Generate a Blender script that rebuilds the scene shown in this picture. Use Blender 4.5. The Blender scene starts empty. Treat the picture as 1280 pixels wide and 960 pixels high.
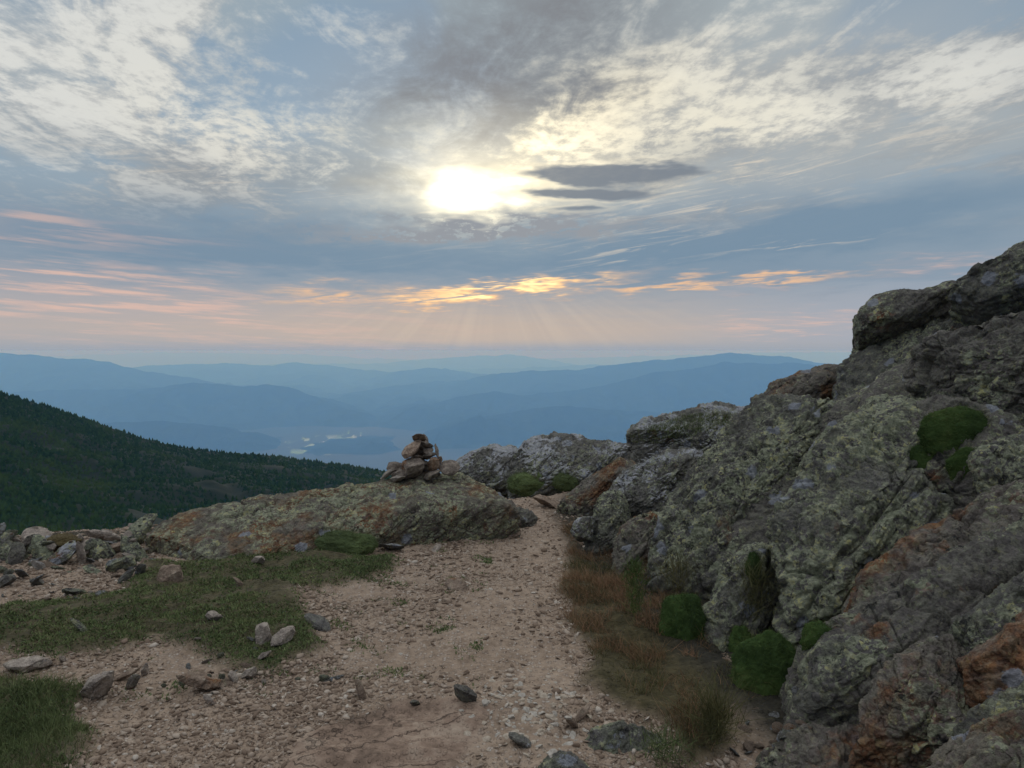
import bpy, math, random
import numpy as np

random.seed(7)
RNG = np.random.default_rng(7)
sc = bpy.context.scene
COL = sc.collection
R = math.radians

# ------------------------------------------------------------------ camera
FPX, EYE_ROW, EYE_Z = 960.0, 438.0, 1.6
PITCH = math.atan((480 - EYE_ROW) / FPX)
cam = bpy.data.cameras.new('camera')
cam.sensor_width = 36.0
cam.lens = 36.0 * FPX / 1280.0
cam.clip_start, cam.clip_end = 0.05, 400000
camo = bpy.data.objects.new('camera', cam)
COL.objects.link(camo)
camo.location = (0, 0, EYE_Z)
camo.rotation_euler = (R(90) - PITCH, 0, 0)
sc.camera = camo

def ray(px, py):
    u, w = (px - 640) / FPX, (480 - py) / FPX
    c, s = math.cos(PITCH), math.sin(PITCH)
    return np.array([u, c + w * s, w * c - s])

def at(px, py, y):
    """world point seen at that place of the photograph, at depth y"""
    d = ray(px, py)
    return np.array([0, 0, EYE_Z]) + d * (y / d[1])

def ang(px, py):
    d = ray(px, py)
    d = d / np.linalg.norm(d)
    return math.degrees(math.atan2(d[0], d[1])), math.degrees(math.asin(d[2]))

# ------------------------------------------------------------------ numpy noise
_perm = np.random.default_rng(1234).permutation(256).astype(np.int32)
_perm = np.concatenate([_perm, _perm, _perm])
_g = np.random.default_rng(99).normal(size=(256, 3)).astype(np.float32)
_g /= np.linalg.norm(_g, axis=1, keepdims=True)

def noise3(p, seed=0):
    p = np.asarray(p, np.float64) + seed * np.array([17.31, 5.77, 11.13])
    i = np.floor(p).astype(np.int64)
    f = (p - i).astype(np.float32)
    i = (i & 255).astype(np.int32)
    j = (i + 1) & 255
    u = f * f * f * (f * (f * 6 - 15) + 10)
    def corner(ix, iy, iz, dx, dy, dz):
        h = _perm[_perm[_perm[ix] + iy] + iz]
        g = _g[h]
        return g[:, 0] * (f[:, 0] - dx) + g[:, 1] * (f[:, 1] - dy) + g[:, 2] * (f[:, 2] - dz)
    x0, y0, z0, x1, y1, z1 = i[:, 0], i[:, 1], i[:, 2], j[:, 0], j[:, 1], j[:, 2]
    a = corner(x0, y0, z0, 0, 0, 0); b = corner(x1, y0, z0, 1, 0, 0)
    c = corner(x0, y1, z0, 0, 1, 0); d = corner(x1, y1, z0, 1, 1, 0)
    e = corner(x0, y0, z1, 0, 0, 1); g_ = corner(x1, y0, z1, 1, 0, 1)
    h = corner(x0, y1, z1, 0, 1, 1); k = corner(x1, y1, z1, 1, 1, 1)
    a = a + u[:, 0] * (b - a); c = c + u[:, 0] * (d - c)
    e = e + u[:, 0] * (g_ - e); h = h + u[:, 0] * (k - h)
    a = a + u[:, 1] * (c - a); e = e + u[:, 1] * (h - e)
    return (a + u[:, 2] * (e - a)) * 1.6

def fbm(p, octaves=5, gain=0.5, lac=2.03, seed=0):
    out, a, s = 0, 1.0, 1.0
    for k in range(octaves):
        out = out + a * noise3(p * s, seed + k * 3)
        a *= gain; s *= lac
    return out

def ridged(p, octaves=4, gain=0.5, seed=0):
    out, a, s = 0, 1.0, 1.0
    for k in range(octaves):
        out = out + a * np.abs(noise3(p * s, seed + k * 5))
        a *= gain; s *= 2.07
    return out

def sstep(x, a, b):
    t = np.clip((x - a) / (b - a), 0, 1)
    return t * t * (3 - 2 * t)

# ------------------------------------------------------------------ mesh helpers
def mesh_from(name, V, F, mat=None, smooth=True, attrs=None):
    """V (n,3), F (m,3) or (m,4) -> mesh data"""
    me = bpy.data.meshes.new(name)
    V = np.ascontiguousarray(V, np.float32); F = np.ascontiguousarray(F, np.int32)
    n, m, k = len(V), len(F), F.shape[1]
    me.vertices.add(n); me.vertices.foreach_set('co', V.ravel())
    me.loops.add(m * k); me.loops.foreach_set('vertex_index', F.ravel())
    me.polygons.add(m); me.polygons.foreach_set('loop_start', np.arange(0, m * k, k, dtype=np.int32))
    if smooth:
        me.polygons.foreach_set('use_smooth', np.ones(m, bool))
    for an, av in (attrs or {}).items():
        at_ = me.attributes.new(an, 'FLOAT', 'POINT')
        at_.data.foreach_set('value', np.ascontiguousarray(av, np.float32))
    me.update(calc_edges=True)
    if mat: me.materials.append(mat)
    return me

def link(name, data, loc=(0, 0, 0), parent=None, label=None, cat=None, group=None, kind=None):
    o = bpy.data.objects.new(name, data)
    COL.objects.link(o)
    o.location = loc
    if parent: o.parent = parent
    if label: o['label'] = label
    if cat: o['category'] = cat
    if group: o['group'] = group
    if kind: o['kind'] = kind
    return o

def grid_faces(nr, nc, wrap=False):
    a = np.arange(nr * nc).reshape(nr, nc)
    if wrap: a = np.concatenate([a, a[:, :1]], 1)
    return np.stack([a[:-1, :-1], a[:-1, 1:], a[1:, 1:], a[1:, :-1]], -1).reshape(-1, 4)

_ico = {}
def ico(level):
    if level in _ico: return _ico[level]
    if level == 0:
        t = (1 + 5 ** .5) / 2
        v = np.array([(-1, t, 0), (1, t, 0), (-1, -t, 0), (1, -t, 0), (0, -1, t), (0, 1, t), (0, -1, -t), (0, 1, -t),
                      (t, 0, -1), (t, 0, 1), (-t, 0, -1), (-t, 0, 1)], float)
        f = np.array([(0, 11, 5), (0, 5, 1), (0, 1, 7), (0, 7, 10), (0, 10, 11), (1, 5, 9), (5, 11, 4), (11, 10, 2), (10, 7, 6), (7, 1, 8),
                      (3, 9, 4), (3, 4, 2), (3, 2, 6), (3, 6, 8), (3, 8, 9), (4, 9, 5), (2, 4, 11), (6, 2, 10), (8, 6, 7), (9, 8, 1)])
    else:
        v, f = ico(level - 1)
        e = np.concatenate([f[:, [0, 1]], f[:, [1, 2]], f[:, [2, 0]]])
        e.sort(axis=1)
        ue, inv = np.unique(e[:, 0] * 10000000 + e[:, 1], return_inverse=True)
        mid = (v[ue // 10000000] + v[ue % 10000000]) / 2
        n, m = len(v), len(f)
        a, b, c = n + inv[:m], n + inv[m:2 * m], n + inv[2 * m:]
        f = np.concatenate([np.stack([f[:, 0], a, c], 1), np.stack([f[:, 1], b, a], 1), np.stack([f[:, 2], c, b], 1), np.stack([a, b, c], 1)])
        v = np.concatenate([v, mid])
    v = v / np.linalg.norm(v, axis=1, keepdims=True)
    _ico[level] = (v, f)
    return v, f

# ------------------------------------------------------------------ node helpers
class S:
    """a socket with arithmetic"""
    def __init__(s, nt, sock): s.nt, s.k = nt, sock
    def _m(s, op, *o, clamp=False):
        n = s.nt.nodes.new('ShaderNodeMath'); n.operation = op; n.use_clamp = clamp
        for i, v in enumerate((s,) + o):
            if isinstance(v, S): s.nt.links.new(v.k, n.inputs[i])
            else: n.inputs[i].default_value = v
        return S(s.nt, n.outputs[0])
    def __add__(s, o): return s._m('ADD', o)
    def __radd__(s, o): return s._m('ADD', o)
    def __sub__(s, o): return s._m('SUBTRACT', o)
    def __rsub__(s, o): return (s * -1.0) + o
    def __mul__(s, o): return s._m('MULTIPLY', o)
    def __rmul__(s, o): return s._m('MULTIPLY', o)
    def __truediv__(s, o): return s._m('DIVIDE', o)
    def clamp(s): return s._m('ADD', 0.0, clamp=True)
    def pow(s, o): return s._m('POWER', o)
    def abs(s): return s._m('ABSOLUTE')
    def exp(s): return s._m('EXPONENT')
    def max(s, o): return s._m('MAXIMUM', o)
    def min(s, o): return s._m('MINIMUM', o)

def put(nt, inp, v):
    if isinstance(v, S): nt.links.new(v.k, inp)
    elif isinstance(v, (tuple, list)) and len(v) == 3 and inp.type == 'RGBA': inp.default_value = (*v, 1)
    else: inp.default_value = v

def T_noise(nt, vec, scale, detail=4, rough=.55, dist=0, color=False):
    n = nt.nodes.new('ShaderNodeTexNoise')
    put(nt, n.inputs['Vector'], vec); n.inputs['Scale'].default_value = scale
    n.inputs['Detail'].default_value = detail; n.inputs['Roughness'].default_value = rough; n.inputs['Distortion'].default_value = dist
    return S(nt, n.outputs['Color' if color else 'Fac'])

def T_noise2(nt, vec, scale, detail=4, rough=.55, dist=0):
    """two-dimensional noise (cheaper), for the sky"""
    n = nt.nodes.new('ShaderNodeTexNoise'); n.noise_dimensions = '2D'
    put(nt, n.inputs['Vector'], vec); n.inputs['Scale'].default_value = scale
    n.inputs['Detail'].default_value = detail; n.inputs['Roughness'].default_value = rough; n.inputs['Distortion'].default_value = dist
    return S(nt, n.outputs['Fac'])

def T_voro(nt, vec, scale, feature='F1', rnd=1.0):
    n = nt.nodes.new('ShaderNodeTexVoronoi'); n.feature = feature
    put(nt, n.inputs['Vector'], vec); n.inputs['Scale'].default_value = scale; n.inputs['Randomness'].default_value = rnd
    if feature == 'DISTANCE_TO_EDGE': return S(nt, n.outputs['Distance'])
    sp = nt.nodes.new('ShaderNodeSeparateColor'); nt.links.new(n.outputs['Color'], sp.inputs[0])
    return S(nt, n.outputs['Distance']), S(nt, sp.outputs[0]), S(nt, sp.outputs[1])

def smooth(nt, x, a, b, lo=0., hi=1.):
    n = nt.nodes.new('ShaderNodeMapRange'); n.interpolation_type = 'SMOOTHSTEP'
    put(nt, n.inputs['Value'], x)
    for nm, v in (('From Min', a), ('From Max', b), ('To Min', lo), ('To Max', hi)): put(nt, n.inputs[nm], v)
    return S(nt, n.outputs['Result'])

def mix(nt, fac, a, b, mode='MIX'):
    n = nt.nodes.new('ShaderNodeMix'); n.data_type = 'RGBA'; n.blend_type = mode
    put(nt, n.inputs[0], fac); put(nt, n.inputs[6], a); put(nt, n.inputs[7], b)
    return S(nt, n.outputs[2])

def ramp(nt, x, stops):
    n = nt.nodes.new('ShaderNodeValToRGB'); put(nt, n.inputs[0], x)
    e = n.color_ramp.elements
    while len(e) < len(stops): e.new(0.5)
    for k, (p, c) in enumerate(stops):
        e[k].position = p; e[k].color = (*c, 1)
    return S(nt, n.outputs[0])

def vmath(nt, op, a, b=None, scale=None):
    n = nt.nodes.new('ShaderNodeVectorMath'); n.operation = op
    put(nt, n.inputs[0], a)
    if b is not None: put(nt, n.inputs[1], b)
    if scale is not None: put(nt, n.inputs['Scale'], scale)
    return S(nt, n.outputs[0])

def comb(nt, x, y, z):
    n = nt.nodes.new('ShaderNodeCombineXYZ')
    for i, v in enumerate((x, y, z)): put(nt, n.inputs[i], v)
    return S(nt, n.outputs[0])

def sep(nt, v):
    n = nt.nodes.new('ShaderNodeSeparateXYZ'); put(nt, n.inputs[0], v)
    return [S(nt, o) for o in n.outputs]

def new_mat(name):
    m = bpy.data.materials.new(name); m.use_nodes = True
    nt = m.node_tree
    b = nt.nodes['Principled BSDF']
    b.inputs['Roughness'].default_value = 0.9
    b.inputs['Specular IOR Level'].default_value = 0.2
    return m, nt, b

def obj_coords(nt, jitter=True):
    tc = nt.nodes.new('ShaderNodeTexCoord')
    v = S(nt, tc.outputs['Object'])
    if jitter:
        oi = nt.nodes.new('ShaderNodeObjectInfo')
        r = S(nt, oi.outputs['Random'])
        v = vmath(nt, 'ADD', v, comb(nt, r * 37.0, r * 91.0, r * 53.0))
    return v

def bump(nt, b, h, dist, strength=1.0):
    n = nt.nodes.new('ShaderNodeBump')
    put(nt, n.inputs['Height'], h); n.inputs['Distance'].default_value = dist; n.inputs['Strength'].default_value = strength
    nt.links.new(n.outputs[0], b.inputs['Normal'])

# ------------------------------------------------------------------ sky and sun
SUN_AZ, SUN_EL = ang(600, 240)
def build_world():
    w = bpy.data.worlds.new('World'); sc.world = w; w.use_nodes = True
    nt = w.node_tree
    bg = nt.nodes['Background']
    bg.inputs['Strength'].default_value = 0.1
    sky = nt.nodes.new('ShaderNodeTexSky'); sky.sky_type = 'NISHITA'; sky.sun_disc = False
    sky.sun_elevation = R(SUN_EL); sky.sun_rotation = R(SUN_AZ); sky.altitude = 1500
    tc = nt.nodes.new('ShaderNodeTexCoord')
    d = S(nt, tc.outputs['Generated'])
    x, y, z = sep(nt, d)
    A = x._m('ARCTAN2', y) * (180 / math.pi)
    E = z._m('ARCSINE') * (180 / math.pi)
    # cloud sheet coordinates: where the view ray meets a flat layer overhead
    zz = z.max(0.0) + 0.045
    X, Y = x / zz, y / zz
    def blob(px, py, wx, wy, rot=0.0):
        a0, e0 = ang(px, py)
        da, de = A - a0, E - e0
        if rot:
            c, s = math.cos(R(rot)), math.sin(R(rot))
            da, de = da * c + de * s, de * c - da * s
        u, v = da * (16.75 / wx), de * (16.75 / wy)
        q = u * u + v * v
        return (q * -1.0).exp()
    # --- warp so that soft-edged masks get torn edges
    wr = T_noise2(nt, comb(nt, X * 1.1, Y * 0.8, 0.0), 1.6, 3, .6)
    wg = T_noise2(nt, comb(nt, X * 1.1 + 9.0, Y * 0.8, 0.0), 1.6, 3, .6)
    warpA = (wr - .5) * 9.0
    warpE = (wg - .5) * 3.0
    A0, E0 = A, E
    A, E = A + warpA, E + warpE
    # --- base veil: colour by height
    e01 = (E0 + 2.0) / 42.0
    base = ramp(nt, e01, [(0.0, (.32, .37, .44)), (.049, (.335, .375, .435)), (.066, (.41, .405, .42)), (.085, (.455, .42, .41)), (.115, (.385, .395, .42)), (.17, (.265, .335, .41)), (.26, (.255, .335, .415)),
                         (.36, (.335, .39, .43)), (.60, (.34, .41, .45)), (1.0, (.33, .42, .48))])
    # warm tint of the low air under the sun, cooler at the right
    low = smooth(nt, E0, 7.0, 2.0) * smooth(nt, E0, .1, .9)
    base = mix(nt, low * blob(590, 418, 300, 60) * .6, base, (.60, .47, .37))
    base = mix(nt, low * smooth(nt, A0, 8.0, 26.0) * .55, base, (.34, .40, .50))
    c = base
    # --- clear blue openings high up (sky texture shows through)
    blue = smooth(nt, T_noise2(nt, comb(nt, X * .8, Y * .55, 3.1), 1.5, 3, .6), .50, .66) * smooth(nt, E0, 9.0, 14.0)
    blue = (blue + blob(300, 128, 190, 60, 8) * 1.0 + blob(450, 60, 150, 60) * .9 + blob(1160, 30, 150, 50) * .6 + blob(20, 10, 90, 30) * .7 + blob(1270, 60, 60, 40) * .5).min(1.0)
    nish = S(nt, sky.outputs[0])
    clear = mix(nt, .35, (.165, .285, .40), vmath(nt, 'SCALE', nish, scale=0.1))
    c = mix(nt, blue * .95, c, clear)
    c = mix(nt, (blob(1010, 110, 330, 120, 0) * .55 + blob(60, 60, 170, 120) * .25).min(1.0), c, (.47, .475, .46))
    # --- fleecy high cloud, streaked away from the horizon
    t1 = T_noise2(nt, comb(nt, X * 1.9 + Y * .30, Y * .95, 0.0), 2.0, 6, .64, .5)
    t2 = T_noise2(nt, comb(nt, X * 5.0, Y * 3.6, 7.7), 2.6, 5, .66)
    t3 = T_noise2(nt, comb(nt, X * .55 + Y * .2, Y * .42, 1.7), 1.5, 2, .55)
    tex = t1 * .66 + t2 * .34
    hi = smooth(nt, E0, 6.0, 11.5)
    dim = smooth(nt, tex * .5 + t3 * .5, .44, .58) * hi
    c = mix(nt, dim * .75, c, (.30, .315, .33))
    place = (blob(80, 90, 190, 90, -10) * 1.1 + blob(40, 60, 110, 60, 0) * .5 + blob(290, 172, 120, 30, -8) * .8 + blob(420, 150, 70, 60, 20) * .45 + blob(230, 10, 280, 35) * .6 + blob(900, 70, 170, 100, 25) * .85 + blob(960, 143, 130, 26, -6) * 1.1
             + blob(1230, 85, 100, 40) * .9 + blob(715, 165, 110, 50, 22) * .9 + blob(480, 20, 80, 30) * .4).min(1.2)
    fle = smooth(nt, tex + (t3 - .5) * .35 + place * .15, .47, .74) * hi * (place * .62 + .38).min(1.0)
    white = mix(nt, blob(690, 170, 420, 130), (.66, .675, .665), (.86, .81, .66))
    white = mix(nt, smooth(nt, t2 * .6 + t1 * .4, .58, .36) * .55, white, (.40, .41, .42))
    c = mix(nt, fle, c, white)
    # --- the grey bank above the sun and the grey shelves beside and below it
    grey = (blob(680, 75, 165, 100, 35) * 1.15 + blob(520, 110, 90, 70, 20) * .45 + blob(420, 225, 230, 30, -3) * .35).min(1.0) * smooth(nt, tex, .80, .36)
    c = mix(nt, grey * .95, c, (.225, .235, .255))
    shelf = (blob(700, 305, 420, 20, 0) * .75 + blob(220, 300, 330, 34) * .75 + blob(1100, 268, 250, 28, 6) * 1.0 + blob(620, 325, 460, 18) * .7 + blob(1000, 345, 300, 14, 0) * .5
             + blob(740, 282, 70, 16, 10) * .8).min(1.0)
    c = mix(nt, shelf * .92, c, (.185, .275, .37))
    # --- long thin bright filaments fanning out at the right
    fil = smooth(nt, T_noise2(nt, comb(nt, A0 * .09 - E0 * .11, E0 * 1.15 - A0 * .145, 2.0), 2.0, 6, .66, .6), .50, .72)
    c = mix(nt, fil * (blob(960, 222, 330, 32, 11) * .55 + blob(830, 285, 130, 24, 30) * .6 + blob(1000, 305, 80, 5, 5) * .9 + blob(350, 238, 190, 9, -6) * .7).min(1.0), c, (.72, .64, .53))
    # --- streaks low down: pink at the left, fire in the middle
    st = T_noise2(nt, comb(nt, A0 * .055 + E0 * .05, E0 * .85 + A0 * .045, 5.0), 2.2, 5, .62)
    stm = smooth(nt, st, .44, .66)
    pink = (blob(150, 375, 270, 34, -5) * 1.0 + blob(0, 350, 140, 12) * .6 + blob(1000, 402, 110, 9, 3) * .9 + blob(30, 280, 130, 14, -2) * .6 + blob(1120, 338, 170, 6, 6) * .5).min(1.0)
    c = mix(nt, (stm * .85 + .15) * pink * .9, c, (.73, .50, .42))
    st2 = smooth(nt, T_noise2(nt, comb(nt, A0 * .11 - E0 * .12, E0 * 1.35 - A0 * .09, 9.0), 2.2, 6, .66, .5), .33, .58)
    fire = (blob(605, 365, 105, 8, 6) * 1.5 + blob(670, 355, 66, 5, 4) * .8 + blob(410, 368, 55, 8, 3) * .7 + blob(820, 357, 62, 6, 3) * .75 + blob(960, 349, 75, 4, 4) * .7).min(1.3)
    c = mix(nt, (st2 * fire * 1.15).min(1.0), c, (.97, .58, .31))
    c = mix(nt, (st2 * blob(628, 361, 70, 5, 6) * 1.4).min(1.0), c, (1.6, 1.15, .55))
    # --- glow round the veiled sun
    r1 = blob(598, 241, 44, 21, 3)
    halo = blob(612, 222, 135, 56, 4)
    rim = blob(690, 165, 105, 52, 24)
    gl = (r1 * 2.8 + halo * .62 * (tex * .9 + .5) + rim * fle * .45)
    glow = vmath(nt, 'SCALE', (1.0, .84, .50), scale=gl)
    c = vmath(nt, 'ADD', c, glow)
    lace = smooth(nt, T_noise2(nt, comb(nt, A0 * .32, E0 * .8, 4.0), 2.0, 5, .7), .5, .62)
    c = mix(nt, (blob(610, 287, 190, 12, 2) * 1.6).min(1.0) * (lace * -.8 + 1.0), c, (.31, .33, .36))
    # --- dark lens clouds at the right of the sun
    lens = T_noise2(nt, comb(nt, A0 * .07, E0 * .30, 6.0), 1.6, 4, .6)
    A, E = A0 + (lens - .5) * 6.0, E0 + (lens - .5) * 1.6
    dl = (blob(768, 216, 106, 10.5, -3) * 1.55 + blob(738, 241, 96, 8.5, -1) * 1.4 + blob(712, 264, 52, 6, 2) * .8).min(1.0)
    lit = smooth(nt, dl, .10, .34) * smooth(nt, dl, .75, .40) * blob(660, 235, 130, 40)
    c = mix(nt, lit * .55, c, (1.05, .92, .66))
    dl = smooth(nt, dl, .35, .9)
    c = mix(nt, dl * .92, c, (.205, .235, .275))
    # --- faint rays fanning down from the cloud gap
    sa, se = ang(615, 300)
    rx, ry = A0 - sa, (E0 * -1.0) + se
    fan = rx / (ry.max(0.2))
    rays = smooth(nt, T_noise2(nt, comb(nt, fan * 3.0, 0.0, 0.0), 1.6, 2, .6), .42, .66) * blob(600, 408, 190, 34)
    c = mix(nt, rays * .14, c, (.80, .66, .50))
    # --- the sky behind the viewer and overhead is a plain dull sheet; below the horizon lies dark land
    near = smooth(nt, A0.abs(), 62.0, 44.0) * smooth(nt, E0, 44.0, 28.0) * smooth(nt, E0, -3.0, -1.0)
    front = vmath(nt, 'SCALE', c, scale=10.0)
    veil = T_noise2(nt, comb(nt, X, Y, 0.0), 1.3, 3, .6)
    side = smooth(nt, A0.abs(), 50.0, 120.0)
    rest = mix(nt, smooth(nt, E0, 8.0, 50.0), mix(nt, side, (.42, .45, .50), (.15, .19, .27)), (.92, .97, 1.04))
    rest = vmath(nt, 'ADD', rest, vmath(nt, 'SCALE', (1.0, 1.0, 1.0), scale=(veil - .5) * .25))
    rest = mix(nt, smooth(nt, E0, -1.0, -3.0), rest, (.10, .14, .20))
    rest = vmath(nt, 'SCALE', rest, scale=10.0)
    nt.links.new(front.k, bg.inputs['Color'])
    bg2 = nt.nodes.new('ShaderNodeBackground'); bg2.inputs['Strength'].default_value = 0.1
    nt.links.new(rest.k, bg2.inputs['Color'])
    mx = nt.nodes.new('ShaderNodeMixShader')
    nt.links.new(near.k, mx.inputs[0]); nt.links.new(bg2.outputs[0], mx.inputs[1]); nt.links.new(bg.outputs[0], mx.inputs[2])
    nt.links.new(mx.outputs[0], nt.nodes['World Output'].inputs['Surface'])
    return w
build_world()

sun = bpy.data.lights.new('sun', 'SUN')
sun.energy = 0.5; sun.angle = R(14); sun.color = (1.0, .86, .66)
suno = bpy.data.objects.new('sun', sun); COL.objects.link(suno)
suno.rotation_euler = (R(90 - SUN_EL), 0, R(180 - SUN_AZ))
suno.location = (0, 0, 50)

sc.view_settings.view_transform = 'Standard'
sc.view_settings.look = 'None'
sc.view_settings.exposure = 0.0
sc.view_settings.gamma = 1.0
sc.view_settings.use_curve_mapping = False
sc.render.engine = 'CYCLES'
sc.cycles.use_denoising = True
sc.cycles.max_bounces = 8
sc.cycles.diffuse_bounces = 3
sc.cycles.glossy_bounces = 2
sc.cycles.volume_bounces = 3
sc.cycles.sample_clamp_indirect = 6.0
sc.world.cycles.sampling_method='MANUAL'; sc.world.cycles.sample_map_resolution=512
sc.cycles.use_adaptive_sampling = False

# ------------------------------------------------------------------ the air
def build_haze():
    x, y, z0, z1 = 90000, 90000, -1160.0, 4.2
    V = np.array([(sx * x, sy * y, z) for z in (z0, z1) for sy in (-1, 1) for sx in (-1, 1)])
    F = np.array([(0, 2, 3, 1), (4, 5, 7, 6), (0, 1, 5, 4), (2, 6, 7, 3), (0, 4, 6, 2), (1, 3, 7, 5)])
    m = bpy.data.materials.new('haze'); m.use_nodes = True
    nt = m.node_tree; nt.nodes.clear()
    out = nt.nodes.new('ShaderNodeOutputMaterial')
    v = nt.nodes.new('ShaderNodeVolumePrincipled')
    v.inputs['Color'].default_value = (.225, .50, 1.0, 1)
    v.inputs['Absorption Color'].default_value = (.95, .93, 1, 1)
    v.inputs['Density'].default_value = 1.32e-4
    v.inputs['Anisotropy'].default_value = 0.12
    nt.links.new(v.outputs[0], out.inputs['Volume'])
    link('haze', mesh_from('haze', V, F, m, smooth=False), kind='stuff')
build_haze()

# ------------------------------------------------------------------ far hills
def hill_mat(name, fields=False):
    m, nt, b = new_mat(name)
    co = obj_coords(nt, False)
    n = T_noise(nt, co, .004, 8, .7)
    c = ramp(nt, n, [(.3, (.016, .026, .016)), (.55, (.028, .042, .022)), (.75, (.045, .058, .03))])
    if fields:
        geo = nt.nodes.new('ShaderNodeNewGeometry')
        x, y, z = sep(nt, S(nt, geo.outputs['Position']))
        at_ = nt.nodes.new('ShaderNodeAttribute'); at_.attribute_name = 'field'
        f = S(nt, at_.outputs['Fac'])
        cell, rnd, r2 = T_voro(nt, vmath(nt, 'MULTIPLY', co, (1, .45, 1)), .0045)
        fm = f * smooth(nt, rnd, .28, .34)
        c = mix(nt, fm, c, mix(nt, r2, (.20, .30, .12), (.42, .46, .28)))
        c = mix(nt, f * smooth(nt, rnd, .90, .92), c, (.75, .75, .74))
    put(nt, b.inputs['Base Color'], c)
    b.inputs['Roughness'].default_value = 1.0; b.inputs['Specular IOR Level'].default_value = 0.0
    return m
HILL = hill_mat('distant_forest')
FLOOR_Z = -1080.0

def hill(crest, D, width, seed, rough=1.0, spur=1.0, margin=260):
    """a mountain ridge: crest = places along its skyline, D its distance in metres, falling to the valley on both sides"""
    crest = np.array(crest, float)
    nx, ny = 420, 90
    px = np.linspace(crest[0, 0] - margin, crest[-1, 0] + margin, nx)
    py = np.interp(px, crest[:, 0], crest[:, 1])
    ends = np.minimum(sstep(px, px[0], crest[0, 0]), 1 - sstep(px, crest[-1, 0], px[-1]))
    k = np.exp(-np.linspace(-2, 2, 9) ** 2); k /= k.sum()
    py = np.convolve(np.pad(py, 4, mode='edge'), k, 'valid')
    Dx = D * (1 + .06 * noise3(np.stack([px * .004, px * 0 + seed, px * 0], 1), seed))
    X = (px - 640) / FPX * Dx
    Zc = EYE_Z - (py - EYE_ROW) / FPX * Dx
    t = np.linspace(-1, 1, ny)
    t = np.sign(t) * np.abs(t) ** 1.25
    XX = np.repeat(X[None], ny, 0) * (1 + .0 * t[:, None])
    YY = Dx[None] + t[:, None] * width
    P = np.stack([XX.ravel() / 1500, YY.ravel() / 1500, np.full(XX.size, seed * 3.1)], 1)
    sp = (ridged(P, 5, .5, seed).reshape(ny, nx) - .45)
    a = np.abs(t)[:, None]
    prof = (1 - a ** 1.15) * (1 - .35 * a * (1 - a) * 4 * .5)
    H = (Zc[None] - FLOOR_Z) * ends[None]
    Z = FLOOR_Z - 20 + (H + 20) * prof + spur * sp * 330 * (a * (1 - a) * 4) * ends[None]
    # small bumps on the skyline, kept at the same angular size
    bump_ = fbm(np.stack([px * .05, px * 0, px * 0 + seed], 1), 4, .55, seed=seed) * rough * D / FPX * 1.3
    Z += bump_[None] * np.exp(-(a / .12) ** 2) * ends[None]
    Z = np.minimum(Z, 3.0)
    V = np.stack([XX, YY, Z], -1).reshape(-1, 3)
    loc = V.mean(0); loc[2] = FLOOR_Z
    link('hill', mesh_from('hill', V - loc, grid_faces(ny, nx), HILL), loc, kind='structure')

hill([(-200, 440), (0, 440), (40, 443), (90, 449), (105, 448), (135, 452), (170, 462), (205, 468), (240, 474), (330, 487), (420, 500)], 15000, 4500, 1)
hill([(-250, 505), (30, 489), (100, 487), (200, 485), (240, 477), (275, 479), (305, 484), (330, 479), (365, 485), (400, 500), (430, 518)], 11800, 1500, 2, margin=110)
hill([(120, 462), (190, 457), (280, 454), (340, 457), (362, 453), (400, 456), (450, 462), (520, 468), (600, 475)], 24000, 6000, 3)
hill([(60, 446), (125, 443), (200, 441), (290, 441.5), (380, 443), (450, 448), (520, 450)], 62000, 9000, 4)
hill([(380, 455), (470, 455), (520, 450), (570, 446), (640, 443), (670, 447), (720, 456), (800, 462)], 40000, 8000, 5)
hill([(440, 478), (500, 463), (540, 459), (580, 465), (640, 472)], 21000, 4500, 6)
hill([(560, 480), (620, 467), (660, 463), (720, 462), (770, 455), (830, 449), (880, 444.5), (912, 440), (950, 444), (985, 445), (1010, 451), (1080, 460), (1200, 470)], 15500, 4000, 7)
hill([(540, 505), (570, 496), (620, 489), (650, 494), (720, 488), (770, 478), (820, 465), (880, 459), (905, 452), (950, 454), (1000, 453), (1060, 462), (1200, 480)], 12000, 1700, 8, margin=110)
hill([(520, 545), (560, 528), (620, 518), (700, 507), (760, 512), (900, 520), (1100, 515)], 9900, 1600, 9, margin=100)
hill([(60, 540), (130, 528), (200, 526), (270, 532), (320, 543), (352, 560)], 8700, 1000, 12, margin=70)
hill([(780, 446), (880, 443), (960, 440), (1000, 440), (1060, 440), (1140, 441), (1300, 443)], 56000, 9000, 10)
hill([(640, 461), (700, 458), (740, 456), (790, 457), (860, 452)], 31000, 6000, 11)

# ------------------------------------------------------------------ ground: one sheet from the trail to the horizon
def poly_world(pts):
    out = []
    for px, py in pts:
        d = ray(px, py); k = -EYE_Z / d[2]
        out.append((d[0] * k, d[1] * k))
    return np.array(out)

def poly_dist(x, y, poly):
    """signed distance to a polygon, negative inside"""
    n = len(poly); d2 = np.full(x.shape, 1e18); inside = np.zeros(x.shape, bool)
    for i in range(n):
        ax, ay = poly[i]; bx, by = poly[(i + 1) % n]
        ex, ey = bx - ax, by - ay
        t = np.clip(((x - ax) * ex + (y - ay) * ey) / (ex * ex + ey * ey + 1e-12), 0, 1)
        d2 = np.minimum(d2, (x - ax - t * ex) ** 2 + (y - ay - t * ey) ** 2)
        c = ((ay > y) != (by > y)) & (x < (bx - ax) * (y - ay) / (by - ay + 1e-12) + ax)
        inside ^= c
    d = np.sqrt(d2)
    return np.where(inside, -d, d)

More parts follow.
